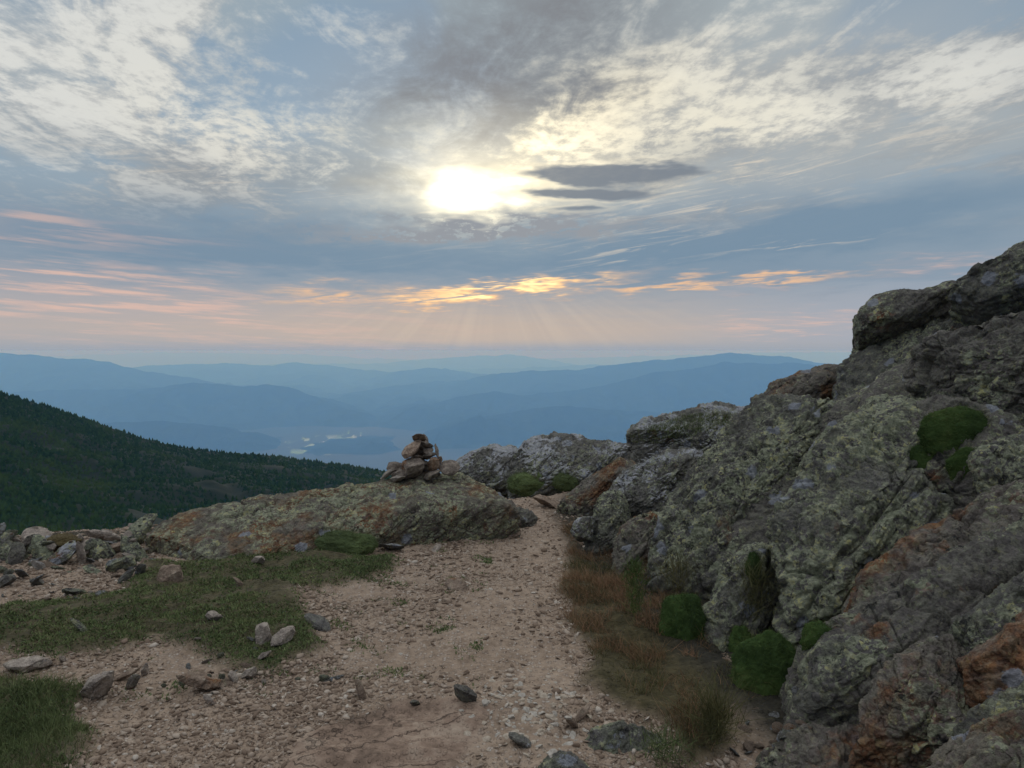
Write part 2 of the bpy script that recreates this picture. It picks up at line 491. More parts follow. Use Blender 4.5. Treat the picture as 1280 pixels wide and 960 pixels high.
GRASS_POLYS = [poly_world(p) for p in (
    [(-250, 745), (0, 762), (90, 745), (150, 745), (180, 715), (260, 705), (330, 697), (400, 695), (455, 700), (490, 700), (480, 722), (430, 735), (370, 745), (370, 765), (410, 790), (430, 815), (340, 842), (270, 828), (200, 800), (130, 820), (60, 830), (0, 815), (-250, 815)],
    [(-200, 850), (20, 848), (90, 865), (85, 890), (115, 920), (95, 960), (60, 1000), (-200, 1100)],
    [(385, 690), (395, 668), (440, 655), (470, 660), (470, 680), (440, 692)],
)]
DRY_POLY = poly_world([(712, 655), (730, 690), (760, 700), (800, 705), (850, 725), (895, 770), (925, 840), (940, 890), (925, 930), (890, 955), (860, 975), (830, 920), (760, 890), (735, 860), (712, 800), (702, 740), (702, 690)])
SLAB_POLY = poly_world([(340, 985), (380, 925), (440, 895), (500, 880), (600, 882), (620, 900), (600, 935), (560, 975), (540, 1010), (380, 1020)])
EDGE_X = [-30, -8, -4.3, -2.2, -0.5, 0.4, 1.2, 2.5, 6, 30]
EDGE_Y = [3.5, 5.9, 6.4, 7.3, 7.8, 8.2, 9.5, 11, 14, 20]

def base_x(y):
    return np.interp(y, [0, 2, 3, 4, 5, 6, 7.5, 9, 11, 14], [1.45, 1.35, 1.2, 1.02, .85, .68, .55, .85, 1.5, 2.2])
def crest_z(y):
    return np.interp(y, [-4, 0, 3, 4.5, 6.6, 8.4, 11, 13, 16], [.6, 1.5, 1.9, 1.75, 1.5, .8, .25, .1, -.3])

def ground_z(x, y, far=None):
    """height of the ground and how much of each cover grows there; rows from FAR on are beyond the summit"""
    def slope(x, y):
        e = np.maximum(y - np.interp(x, EDGE_X, EDGE_Y), 0)
        sx = np.maximum(np.abs(x + 2) - 9, 0); sy = np.maximum(-y - 8, 0)
        return -np.where(e < 1, .28 * e * e, .28 + .56 * (e - 1)) - .25 * sx - .25 * sy
    if far is not None:
        out = [np.zeros(x.shape) for _ in range(4)]
        out[0][far:] = slope(x[far:], y[far:])
        for o, v in zip(out, ground_z(x[:far], y[:far])): o[:far] = v
        out[0] = np.maximum(out[0], FLOOR_Z)
        return out
    P = np.stack([x, y, np.zeros_like(x)], -1).reshape(-1, 3)
    sh = x.shape
    n = lambda f, o, s: fbm(P * f, o, .5, seed=s).reshape(sh)
    near = 1 - sstep(np.hypot(x, y), 12, 25)
    z = .05 * n(.45, 2, 21) * near
    z = z + .62 * crest_z(y) * sstep(x - base_x(y), 0.1, 2.0) * near      # rise under the outcrop
    z = z + slope(x, y)
    g = np.zeros(sh)
    edge = .10 * n(2.2, 3, 31)
    for p in GRASS_POLYS:
        g = np.maximum(g, sstep(-poly_dist(x, y, p) + edge, -.07, .10))
    dry = sstep(-poly_dist(x, y, DRY_POLY) + edge, -.05, .08)
    slab = sstep(-poly_dist(x, y, SLAB_POLY) + edge * .5, -.03, .04)
    lump, fine = n(2.4, 3, 41), n(15, 3, 53)
    z = z + near * (g * (.045 + .035 * lump + .012 * fine) + dry * (.03 + .03 * lump))
    path = np.clip(1 - g - slab, 0, 1)
    z = z + near * path * (.014 * lump + .009 * fine)
    z = z + near * slab * (.03 + .03 * n(2.5, 3, 55) - .026 * ridged(P * np.array([2.2, 6.5, 1]), 4, .6, 57).reshape(sh))
    return z, g, dry, slab

def ground_mat():
    m, nt, b = new_mat('ground')
    co = obj_coords(nt, False)
    def attr(n):
        a = nt.nodes.new('ShaderNodeAttribute'); a.attribute_name = n
        return S(nt, a.outputs['Fac'])
    g, dry, slab, wild, rock = attr('grass'), attr('dry'), attr('slab'), attr('wild'), attr('rock')
    n1 = T_noise(nt, co, 2.2, 6, .6); n2 = T_noise(nt, co, 16, 6, .68); n3 = T_noise(nt, co, 130, 4, .6)
    dirt = ramp(nt, n2 * .55 + n1 * .25 + n3 * .2, [(.30, (.115, .080, .055)), (.47, (.235, .172, .122)), (.60, (.33, .252, .186)), (.75, (.42, .34, .262))])
    # gravel chips in the dirt
    vd, vr, vg = T_voro(nt, co, 55)
    chip = smooth(nt, vd, .62, .25) * smooth(nt, vr, .35, .5)
    dirt = mix(nt, chip * .7, dirt, ramp(nt, vg, [(0, (.17, .125, .095)), (.5, (.31, .25, .20)), (1, (.46, .40, .345))]))
    soil = ramp(nt, n2, [(.3, (.040, .034, .020)), (.55, (.075, .066, .034)), (.75, (.13, .10, .06))])
    c = mix(nt, g, dirt, soil)
    c = mix(nt, dry, c, ramp(nt, n2, [(.3, (.03, .026, .013)), (.6, (.07, .058, .026)), (.8, (.14, .09, .05))]))
    sl = ramp(nt, n2 * .5 + n1 * .5, [(.36, (.10, .07, .05)), (.5, (.235, .165, .12)), (.64, (.36, .28, .21))])
    crk = T_voro(nt, vmath(nt, 'ADD', vmath(nt, 'MULTIPLY', co, (1, 2.2, 1)), vmath(nt, 'SCALE', T_noise(nt, co, 4, 4, .6, color=True), scale=.5)), 1.6, 'DISTANCE_TO_EDGE')
    crack = smooth(nt, crk, .012, .002)
    sl = mix(nt, crack * .35, sl, (.05, .036, .03))
    c = mix(nt, slab, c, sl)
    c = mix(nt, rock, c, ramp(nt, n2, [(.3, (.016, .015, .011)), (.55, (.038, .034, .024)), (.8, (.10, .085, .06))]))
    c = mix(nt, wild, c, (.03, .042, .022))
    # pale meadows and clearings in the valley floor
    f = attr('field')
    cv, cr, cg = T_voro(nt, vmath(nt, 'MULTIPLY', co, (1, .30, 1)), .0085)
    fm = f * smooth(nt, cr, .46, .52)
    c = mix(nt, fm, c, mix(nt, cg, (.20, .32, .11), (.46, .50, .30)))
    c = mix(nt, f * smooth(nt, cr, .93, .94), c, (.60, .60, .58))
    put(nt, b.inputs['Base Color'], c)
    h = n2 * .5 + n3 * .22 + chip * .35 - crack * slab * .8
    bump(nt, b, h, .018)
    return m

def build_ground():
    a1 = np.linspace(R(-52), R(52), 1150)
    a2 = np.linspace(R(52), R(308), 170)[1:-1]
    A = np.concatenate([a1, a2])
    r = np.concatenate([np.geomspace(.35, 2.2, 90)[:-1], np.geomspace(2.2, 12, 620)[:-1], np.geomspace(12, 140, 150)[:-1], np.geomspace(140, 80000, 160)])
    AA, RR = np.meshgrid(A, r)
    x, y = RR * np.sin(AA), RR * np.cos(AA)
    k = int(np.searchsorted(r, 26.0))
    z, g, dry, slab = ground_z(x, y, far=k)
    # valley relief far away
    P = np.stack([x / 2200, y / 2200, 0 * x], -1).reshape(-1, 3)
    z = z + fbm(P, 4, .5, seed=71).reshape(x.shape) * 45 * sstep(RR, 2500, 6000)
    fx = at(418, 540, 9000)[0]
    field = np.exp(-((x - fx - .05 * (y - 9000)) / 430) ** 2 - ((y - 9050) / 850) ** 2)
    field = sstep(field + .50 * fbm(P * np.array([16, 7, 1]), 3, .55, seed=73).reshape(x.shape), .50, .62)
    wild = sstep(RR, 14, 30)
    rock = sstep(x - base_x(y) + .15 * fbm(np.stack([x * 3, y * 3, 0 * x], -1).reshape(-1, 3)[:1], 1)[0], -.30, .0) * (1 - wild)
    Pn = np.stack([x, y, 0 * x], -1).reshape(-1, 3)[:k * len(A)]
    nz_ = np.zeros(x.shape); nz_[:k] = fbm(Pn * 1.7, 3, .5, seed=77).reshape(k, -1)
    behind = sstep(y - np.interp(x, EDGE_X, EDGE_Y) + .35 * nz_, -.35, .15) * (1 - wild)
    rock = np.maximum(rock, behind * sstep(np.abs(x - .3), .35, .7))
    V = np.stack([x, y, z], -1).reshape(-1, 3)
    F = grid_faces(len(r), len(A), wrap=True)
    # close the small hole under the viewer
    c = len(V); V = np.concatenate([V, [[0, 0, 0]]])
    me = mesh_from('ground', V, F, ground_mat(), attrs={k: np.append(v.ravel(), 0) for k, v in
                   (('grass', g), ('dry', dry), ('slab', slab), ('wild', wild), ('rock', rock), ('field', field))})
    link('ground', me, kind='structure')
build_ground()

def gz(x, y):
    return float(ground_z(np.array([float(x)]), np.array([float(y)]))[0][0])
def on_ground(px, py):
    """where the view through that place of the photograph meets the ground"""
    d = ray(px, py); k = -EYE_Z / d[2]
    for _ in range(6):
        k = (gz(d[0] * k, d[1] * k) - EYE_Z) / d[2]
    return np.array([d[0] * k, d[1] * k, EYE_Z + d[2] * k])

# ------------------------------------------------------------------ forested spur at the left
def build_spur():
    crest = np.array([(-420, 470), (-200, 462), (-60, 474), (0, 493), (60, 511), (130, 535), (200, 557), (260, 567), (340, 571), (400, 580), (470, 590), (560, 606), (700, 632), (900, 660)], float)
    nx, ny = 300, 160
    px = np.linspace(-420, 900, nx)
    py = np.interp(px, crest[:, 0], crest[:, 1])
    py = np.convolve(np.pad(py, 6, mode='edge'), np.ones(13) / 13, 'valid')
    D = np.interp(px, [-420, 0, 480, 900], [330, 375, 495, 550])
    t = np.linspace(0, 1.5, ny)[:, None]
    Y = 143 + (D[None] - 143) * t
    X = ((px - 640) / FPX)[None] * Y
    zc = EYE_Z - (py - EYE_ROW) / FPX * D
    zb = -50.6 - .011 * (px - 0)
    Z = zb[None] + (zc - zb)[None] * np.minimum(t, 1) - np.maximum(t - 1, 0) * 230
    Z = Z - 33 * sstep(.22 - t, 0, .22)
    P = np.stack([X.ravel() / 50, Y.ravel() / 50, X.ravel() * 0], 1)
    rel = (ridged(P, 4, .5, 81).reshape(X.shape) - .45) * 9 * np.clip(1.1 - np.abs(t - .5) * 2, 0, 1)
    Z = np.minimum(Z + rel, 1.0) + .6
    m, nt, b = new_mat('spur_floor')
    put(nt, b.inputs['Base Color'], (.007, .014, .006))
    V = np.stack([X, Y, Z], -1).reshape(-1, 3)
    loc = V.mean(0)
    link('hillside', mesh_from('hillside', V - loc, grid_faces(ny, nx), m), loc, kind='structure')
    # spruces as one far-off wood
    N = 60000
    fi = RNG.random(N) * (nx - 1.001); fj = (RNG.random(N) ** .85) * (ny - 1.001) * .78
    i, j = fi.astype(int), fj.astype(int)
    u, v = (fi - i)[:, None], (fj - j)[:, None]
    G = np.stack([X, Y, Z], -1)
    p = (G[j, i] * (1 - u) + G[j, i + 1] * u) * (1 - v) + (G[j + 1, i] * (1 - u) + G[j + 1, i + 1] * u) * v
    dens = noise3(np.stack([p[:, 0] / 30, p[:, 1] / 30, 0 * p[:, 0]], 1), 5)
    keep = dens > -.62
    p = p[keep]; n = len(p)
    hgt = (.85 + 1.35 * RNG.random(n) ** 2.0) * (1 + .25 * dens[keep]); rad = hgt * (.42 + .26 * RNG.random(n))
    tmpl = [(0, 0, 1)] + [(math.cos(k * 1.2566), math.sin(k * 1.2566), .30) for k in range(5)] + [(0, 0, .62)] + [(1.5 * math.cos(k * 1.2566 + .6), 1.5 * math.sin(k * 1.2566 + .6), 0.0) for k in range(5)]
    tmpl = np.array(tmpl)
    fc = [(0, 1 + k, 1 + (k + 1) % 5) for k in range(5)] + [(6, 7 + k, 7 + (k + 1) % 5) for k in range(5)]
    rot = RNG.random(n) * 6.283
    c, s = np.cos(rot), np.sin(rot)
    tx = tmpl[None, :, 0] * (1 + .5 * (RNG.random((n, 12)) - .5)); ty = tmpl[None, :, 1] * (1 + .5 * (RNG.random((n, 12)) - .5))
    Vx = p[:, :1] + rad[:, None] * .62 * (tx * c[:, None] - ty * s[:, None])
    Vy = p[:, 1:2] + rad[:, None] * .62 * (tx * s[:, None] + ty * c[:, None])
    Vz = p[:, 2:3] + hgt[:, None] * tmpl[None, :, 2] - .1
    V = np.stack([Vx, Vy, Vz], -1).reshape(-1, 3)
    F = (np.array(fc)[None] + (np.arange(n) * 12)[:, None, None]).reshape(-1, 3)
    m, nt, b = new_mat('spruce_needles')
    geo = nt.nodes.new('ShaderNodeNewGeometry')
    rnd = S(nt, geo.outputs['Random Per Island'])
    big = T_noise(nt, S(nt, geo.outputs['Position']), .022, 4, .6)
    c = mix(nt, rnd, (.007, .020, .008), (.022, .044, .013))
    c = mix(nt, smooth(nt, big, .48, .66) * .6, c, (.040, .060, .015))
    put(nt, b.inputs['Base Color'], c)
    b.inputs['Specular IOR Level'].default_value = 0.0
    link('spruce_forest', mesh_from('spruce_forest', V, F, m, smooth=False), kind='stuff',
         label='dark spruce forest covering the slope at the left of the cairn', cat='forest')
build_spur()
# ------------------------------------------------------------------ rock
def rock_mat(name, tone=1.0, green=.5, grey=.25, black=.4, rust=.2, warm=0.0, scale=1.0, pale=0.0):
    """lichen-covered schist: bare stone, crusts of map lichen, grey rosettes, black crust and iron stain"""
    m, nt, b = new_mat(name)
    co = obj_coords(nt)
    co = vmath(nt, 'SCALE', co, scale=scale)
    wv = T_noise(nt, co, 7, 4, .65, color=True)
    cw = vmath(nt, 'ADD', co, vmath(nt, 'SCALE', vmath(nt, 'SUBTRACT', wv, (.5, .5, .5)), scale=.10))
    cs = vmath(nt, 'ADD', co, vmath(nt, 'SCALE', vmath(nt, 'SUBTRACT', wv, (.5, .5, .5)), scale=.035))
    big = T_noise(nt, co, 1.7, 4, .6)
    n2 = T_noise(nt, co, 15, 7, .70)
    n3 = T_noise(nt, co, 85, 4, .65)
    k = tone
    stone = ramp(nt, n2 * .65 + n3 * .35, [(.32, (.045 * k, .043 * k, .042 * k)), (.5, (.125 * k, .118 * k, .108 * k)), (.68, (.25 * k, .235 * k, .21 * k))])
    if warm:
        stone = mix(nt, warm, stone, ramp(nt, n2, [(.3, (.06 * k, .038 * k, .026 * k)), (.52, (.19 * k, .135 * k, .095 * k)), (.72, (.34 * k, .26 * k, .19 * k))]))
    # iron stain
    rn = T_noise(nt, cw, 2.6, 5, .62)
    c = mix(nt, smooth(nt, rn, .66 - .22 * rust, .74 - .16 * rust) * .85, stone, ramp(nt, n2, [(.34, (.05, .022, .013)), (.52, (.18, .078, .032)), (.72, (.38, .18, .065))]))
    # broad pale grey-lavender patches where the surface faces up
    if pale:
        up = sep(nt, S(nt, nt.nodes.new('ShaderNodeNewGeometry').outputs['Normal']))[2]
        pm = smooth(nt, T_noise(nt, cw, 3.4, 5, .6), .60 - .16 * pale, .66 - .16 * pale) * smooth(nt, up + (n2 - .5) * .5, .15, .5)
        c = mix(nt, pm * .9, c, ramp(nt, n2, [(.3, (.22, .225, .24)), (.55, (.40, .405, .43)), (.75, (.52, .52, .54))]))
    # pale green crusts, two sizes, with bare gaps
    d1, r1, g1 = T_voro(nt, cs, 26)
    d2, r2, g2 = T_voro(nt, cs, 74)
    gz_ = smooth(nt, big + (n2 - .5) * .9, .66 - .34 * green, .78 - .30 * green)
    m1 = smooth(nt, r1 + (n3 - .5) * .9, .98 - .70 * green, 1.03 - .70 * green)
    m2 = smooth(nt, r2 + (n2 - .5) * 1.3, 1.0 - .66 * green, 1.06 - .66 * green)
    lich = ramp(nt, g1 * .35 + g2 * .35 + n3 * .3, [(.15, (.115, .130, .082)), (.42, (.215, .235, .148)), (.62, (.32, .335, .235)), (.84, (.45, .43, .18))])
    lm = (m1 * .85).max(m2 * .9) * (gz_ * .8 + .2)
    c = mix(nt, lm * .9, c, lich)
    # black crust, broad and fine
    bn = T_noise(nt, cs, 8.5, 7, .72)
    bf = T_noise(nt, cs, 38, 4, .7)
    bm = smooth(nt, bn * .6 + bf * .25 + big * .22, .705 - .20 * black, .765 - .20 * black)
    c = mix(nt, bm * .88, c, (.016, .017, .018))
    # grey-blue rosettes
    d3, r3, g3 = T_voro(nt, cw, 6.5)
    gm = smooth(nt, d3 + (n2 - .5) * .55, .34, .27) * smooth(nt, r3, 1.0 - .42 * grey, 1.01 - .42 * grey)
    c = mix(nt, gm * .85, c, ramp(nt, n2, [(.3, (.15, .16, .18)), (.6, (.28, .295, .325)), (.8, (.42, .44, .46))]))
    put(nt, b.inputs['Base Color'], c)
    h = n2 * .55 + bf * .30 + n3 * .22 + lm * .12 + gm * .05 - bm * .10 + T_noise(nt, co, 260, 2, .6) * .07
    bump(nt, b, h, .045 / scale, 1.0)
    return m

M_GREEN = rock_mat('lichen_rock', .86, .70, .44, .58, .18)
M_GREEN2 = rock_mat('lichen_rock_dense', .92, .84, .42, .52, .14)
M_LONG = rock_mat('long_boulder_rock', .95, .74, .26, .50, .86, .36)
M_DARK = rock_mat('dark_schist', .85, .52, .25, .58, .34, .10)
M_RUST = rock_mat('rusty_schist', 1.0, .50, .30, .60, .82, .25)
M_FRONT = rock_mat('front_slab_rock', 1.0, .66, .50, .40, .80, .35)
M_ORANGE = rock_mat('orange_schist', 1.15, .30, .40, .30, .98, .55)
M_GREY = rock_mat('grey_rock', 1.1, .46, .5, .45, .22, pale=.8)
M_PALE = rock_mat('pale_stone', 2.1, .10, .05, .06, .12, .35, 1.6)
M_TAN = rock_mat('tan_stone', 1.35, .08, .05, .20, .35, .8, 1.6)
M_CAIRN = rock_mat('cairn_stone', 1.45, .15, .20, .22, .30, .45, 2.0)
M_WHITE = rock_mat('white_quartz', 3.2, .0, .0, .03, .02, 0, 1.5)

FOL = None
def fol_frame():
    """foliation of the schist: layers dipping down to the left, running along the trail"""
    n = np.array([-.62, -.25, .74]); n /= np.linalg.norm(n)
    a = np.cross(n, [0, 0, 1]); a /= np.linalg.norm(a)
    return np.stack([a, np.cross(n, a), n], 1)
FOL = fol_frame()

def facets(P, seed, tilt=1.0):
    """broken planes: each cell of the rock is a plane tilted its own way"""
    P = P + .18 * np.stack([noise3(P * 2.3, seed + j) for j in range(3)], 1)
    base = np.floor(P).astype(np.int64)
    best = np.full(len(P), 9.0); out = np.zeros(len(P)); second = np.full(len(P), 9.0)
    for dx in (-1, 0, 1):
        for dy in (-1, 0, 1):
            for dz in (-1, 0, 1):
                c = (base + [dx, dy, dz])
                h = _perm[_perm[_perm[(c[:, 0] + seed) & 255] + (c[:, 1] & 255)] + (c[:, 2] & 255)]
                j = _g[h] * .42 + .5
                v = P - (c + j)
                d = (v * v).sum(1)
                val = (v * _g[(h + 91) & 255]).sum(1) * tilt + _g[(h + 37) & 255, 0] * .35
                near = d < best
                second = np.where(near, best, np.minimum(second, d))
                out = np.where(near, val, out); best = np.where(near, d, best)
    return out, np.sqrt(second) - np.sqrt(best)

def weather(V, N, size, seed, amt=1.0, layered=.6):
    """push a surface in and out: lumps, layer ledges, cracks and grain"""
    size = min(size, .52)
    P = V / size
    Q = (V @ FOL) / size * np.array([.8, .38, 2.8])
    d = .055 * fbm(P * 1.7, 3, .5, seed=seed)
    f1, e1 = facets(Q * np.array([1.3, 1.6, .62]), seed + 3)
    f2, e2 = facets(Q * np.array([3.3, 4.2, 1.5]), seed + 5)
    d += .105 * f1 - .045 * np.exp(-(e1 / .05) ** 2) + .050 * f2 - .016 * np.exp(-(e2 / .07) ** 2)
    if len(V) > 20000:
        f3, e3 = facets((V @ FOL) * np.array([11, 16, 7.5]), seed + 8)
        d += .020 * f3 - .008 * np.exp(-(e3 / .08) ** 2)
    led = fbm(Q * 1.5, 4, .55, seed=seed + 7)
    d += layered * (.055 * led + .045 * (np.round(led * 2.6) / 2.6 - led) * -1)
    cr = np.abs(noise3(Q * 1.1 + .25 * noise3(P * 5, seed)[:, None], seed + 11))
    d -= .075 * np.exp(-(cr / .035) ** 2) * layered
    cr2 = np.abs(noise3(P * 1.3 + .12 * noise3(P * 7, seed + 2)[:, None], seed + 13))
    d -= .02 * np.exp(-(cr2 / .025) ** 2)
    ang_ = fbm(Q * 4.2, 4, .6, seed=seed + 31)
    d += .022 * (np.round(ang_ * 2.2) / 2.2 * .6 + ang_ * .4) * (.5 + layered)
    d += .010 * fbm(P * 7, 3, .55, seed=seed + 17)
    d *= size
    k = min(1, size * 1.6)
    d += k * (.0085 * fbm(V * 20, 4, .66, seed=seed + 23) - .006 * np.exp(-(noise3((V @ FOL) * np.array([5, 3, 16]), seed + 29) / .08) ** 2))
    return V + N * (amt * d)[:, None]

def normals(V, F):
    n = np.cross(V[F[:, 1]] - V[F[:, 0]], V[F[:, 2]] - V[F[:, 0]])
    out = np.zeros_like(V)
    for k in range(3):
        for j in range(3):
            out[:, j] += np.bincount(F[:, k], n[:, j], len(V))
    return out / (np.linalg.norm(out, axis=1, keepdims=True) + 1e-12)

def slab_mesh(outline, anchor, normal, thick, seed, level=7, p=4.2, cuts=9, amt=1.0, layered=.6, tight=1.07):
    """a rock whose broad face, seen from the trail, has the given outline; it lies in the plane through ANCHOR with that NORMAL and is THICK deep"""
    nrm = np.array(normal, float); nrm /= np.linalg.norm(nrm)
    p0 = at(*anchor); eye = np.array([0, 0, EYE_Z])
    pts = []
    for q in outline:
        d = ray(*q); pts.append(eye + d * (nrm @ (p0 - eye)) / (nrm @ d))
    pts = np.array(pts)
    up = np.array([0, 0, 1.0]); e1 = np.cross(up, nrm); e1 /= np.linalg.norm(e1); e2 = np.cross(nrm, e1)
    uv = np.stack([(pts - p0) @ e1, (pts - p0) @ e2], 1)
    # centroid by area
    x, y = uv[:, 0], uv[:, 1]; x2, y2 = np.roll(x, -1), np.roll(y, -1)
    cr = x * y2 - x2 * y; a = cr.sum() / 2
    cen = np.array([((x + x2) * cr).sum(), ((y + y2) * cr).sum()]) / (6 * a)
    uv = uv - cen
    size = math.sqrt(abs(a) / math.pi)
    th = np.linspace(-math.pi, math.pi, 721)
    dx, dy = np.cos(th), np.sin(th)
    Rr = np.zeros(721)
    for i in range(len(uv)):
        ax, ay = uv[i]; bx, by = uv[(i + 1) % len(uv)]
        ex, ey = bx - ax, by - ay
        den = dx * ey - dy * ex
        den = np.where(np.abs(den) < 1e-9, 1e-9, den)
        t = (ax * ey - ay * ex) / den; s = (ax * dy - ay * dx) / den
        ok = (t > 0) & (s >= -1e-6) & (s <= 1 + 1e-6)
        Rr = np.where(ok, np.maximum(Rr, t), Rr)
    Rr = np.maximum(Rr, .15 * size)
    k = np.exp(-np.linspace(-2, 2, 13) ** 2); k /= k.sum()
    Rr = np.convolve(np.concatenate([Rr[-7:-1], Rr, Rr[1:7]]), k, 'valid') * tight
    D, F = ico(level)
    phi = np.arctan2(D[:, 1], D[:, 0]); inpl = np.hypot(D[:, 0], D[:, 1])
    rr = np.interp(phi, th, Rr)
    t = ((inpl / rr) ** p + (np.abs(D[:, 2]) / (thick * .5)) ** p) ** (-1 / p)
    L = D * t[:, None]
    rg = np.random.default_rng(seed)
    for _ in range(cuts):                                        # chipped-off corners
        n = rg.normal(size=3); n[2] = abs(n[2]) + .2; n /= np.linalg.norm(n)
        h = L @ n; lim = h.max() * rg.uniform(.80, .95)
        over = np.maximum(h - lim, 0)
        L = L - n[None] * (over * .9)[:, None]
    V = L[:, :1] * e1 + L[:, 1:2] * e2 + L[:, 2:] * nrm + (p0 + cen[0] * e1 + cen[1] * e2) - nrm * thick * .38
    V = weather(V, normals(V, F), size, seed, amt, layered)
    return V, F

def place(name, V, F, mat, parent=None, smooth_=True, **kw):
    """link a mesh with its origin at the middle of its foot"""
    loc = np.array([V[:, 0].mean(), V[:, 1].mean(), V[:, 2].min()])
    o = link(name, mesh_from(name, V - loc, F, mat, smooth_), loc, **kw)
    if parent:
        o.parent = parent; o.location = loc - np.array(parent.location)
    return o

def slab(name, outline, anchor, normal, thick, seed, mat, parent=None, level=7, label=None, cat=None, group=None, **kw):
    V, F = slab_mesh(outline, anchor, normal, thick, seed, level, **kw)
    return place(name, V, F, mat, parent, label=label, cat=cat, group=group)

# --- the outcrop at the right of the trail: one body of bedrock, its slabs and blocks as parts
crop = link('rock_outcrop', None, (2.2, 5.2, 0), label='big lichen covered bedrock outcrop rising at the right of the trail', cat='rock outcrop')
slab('rock_core', [(1000, 800), (1060, 730), (1180, 640), (1420, 600), (1420, 1080), (1100, 1080), (1020, 960), (960, 905), (925, 860), (940, 800)],
     (1150, 850, 2.98), (-.45, -.5, .74), .9, 99, M_DARK, crop, level=7, amt=.8, tight=1.0, label='dark broken rock behind the lower blocks')
slab('rock_core', [(1062, 470), (1000, 500), (930, 545), (870, 590), (830, 660), (800, 720), (860, 735), (905, 790), (950, 850), (1000, 900), (1080, 940), (1200, 1000), (1420, 1000), (1420, 420), (1250, 400), (1150, 430)],
     (1080, 680, 4.5), (-.52, -.52, .68), 1.2, 100, M_DARK, crop, level=7, amt=.5, tight=1.0, label='dark broken rock in the clefts between the slabs')
slab('rock_slab', [(955, 487), (1000, 466), (1050, 448), (1062, 500), (1045, 512), (1010, 560), (992, 610), (962, 645), (946, 695), (925, 740), (900, 760), (880, 745), (850, 745), (795, 735), (798, 680), (828, 645), (835, 600), (870, 560), (905, 522)],
     (930, 600, 5.2), (-.55, -.55, .62), 1.0, 101, M_GREEN, crop, label='broad grey green slab with a rounded left edge')
slab('rock_slab', [(935, 665), (905, 690), (888, 730), (876, 775), (882, 845), (905, 865), (920, 805), (938, 790), (950, 740), (956, 690)],
     (910, 765, 4.25), (-.6, -.6, .45), .5, 102, M_GREEN2, crop, level=6, label='narrow pale tongue of rock above the moss')
slab('rock_slab', [(1045, 512), (1085, 487), (1130, 461), (1156, 470), (1172, 520), (1145, 560), (1140, 590), (1175, 612), (1196, 632), (1190, 650), (1140, 684), (1100, 694), (1062, 728), (1035, 795), (985, 800), (955, 745), (948, 690), (963, 640), (988, 600), (1010, 555)],
     (1070, 600, 4.2), (-.5, -.52, .70), .9, 103, M_GREEN2, crop, layered=.5, label='central slab crusted with yellow green lichen and grey rosettes')
slab('rock_slab', [(1072, 418), (1058, 448), (1046, 455), (1052, 515), (1085, 500), (1130, 478), (1152, 470), (1200, 470), (1300, 440), (1390, 400), (1390, 285), (1330, 290), (1280, 309), (1240, 330), (1200, 347), (1160, 374), (1100, 402)],
     (1150, 425, 6.0), (-.45, -.42, .79), 1.1, 104, M_GREEN, crop, amt=.8, label='upper crest slab against the sky')
slab('rock_knob', [(1069, 400), (1073, 385), (1090, 371), (1115, 365), (1150, 367), (1178, 354), (1200, 343), (1215, 352), (1185, 375), (1160, 393), (1120, 407), (1096, 414), (1076, 414)],
     (1130, 388, 6.0), (-.35, -.75, .5), .8, 105, M_DARK, crop, level=6, amt=.7, cuts=3, label='overhanging knob at the top edge')
slab('rock_block', [(1190, 350), (1215, 336), (1240, 326), (1262, 312), (1300, 298), (1400, 270), (1400, 330), (1290, 350), (1230, 365)],
     (1270, 330, 5.4), (-.4, -.6, .6), .8, 106, M_GREEN, crop, level=6, amt=.7, cuts=3, label='grey top block on the crest')
slab('rock_block', [(1150, 455), (1158, 436), (1185, 420), (1240, 405), (1290, 392), (1400, 375), (1420, 560), (1300, 560), (1275, 548), (1235, 512), (1190, 505), (1168, 480)],
     (1240, 465, 4.35), (-.5, -.72, .42), 1.0, 107, M_DARK, crop, p=5.5, cuts=12, tight=1.17, label='brown and green block bulging above the moss pocket')
slab('rock_slab', [(945, 500), (960, 484), (990, 464), (1024, 452), (1055, 443), (1062, 470), (1010, 490), (965, 515), (925, 545)],
     (1000, 475, 6.6), (-.5, -.4, .75), .5, 108, M_RUST, crop, level=6, amt=.7, label='rust red rim of rock along the skyline')
slab('rock_block', [(1222, 570), (1236, 545), (1270, 535), (1330, 520), (1400, 560), (1400, 660), (1300, 650), (1240, 612)],
     (1265, 580, 3.6), (-.55, -.65, .5), .7, 109, M_GREEN, crop, p=5.5, cuts=12, tight=1.17, level=6, label='pale green block at the right of the moss pocket')
slab('rock_slab', [(1120, 560), (1130, 500), (1180, 490), (1280, 520), (1290, 640), (1200, 640), (1150, 610)],
     (1195, 560, 4.15), (-.5, -.6, .6), .6, 110, M_DARK, crop, level=6)
slab('rock_slab', [(1040, 760), (1066, 722), (1108, 690), (1150, 672), (1190, 636), (1240, 612), (1300, 612), (1400, 600), (1400, 760), (1300, 745), (1240, 760), (1190, 790), (1140, 815), (1090, 812), (1044, 800)],
     (1170, 715, 3.35), (-.5, -.6, .62), .8, 111, M_RUST, crop, p=5.5, cuts=12, tight=1.17, layered=1.0, label='dark purple brown face below the pale slab')
slab('rock_block', [(1008, 812), (1045, 794), (1100, 806), (1124, 828), (1092, 850), (1064, 892), (1040, 912), (1004, 890)],
     (1055, 850, 3.05), (-.5, -.75, .42), .8, 112, M_GREEN, crop, p=5.5, cuts=12, tight=1.28, level=6, label='small angular block beside the moss cushion')
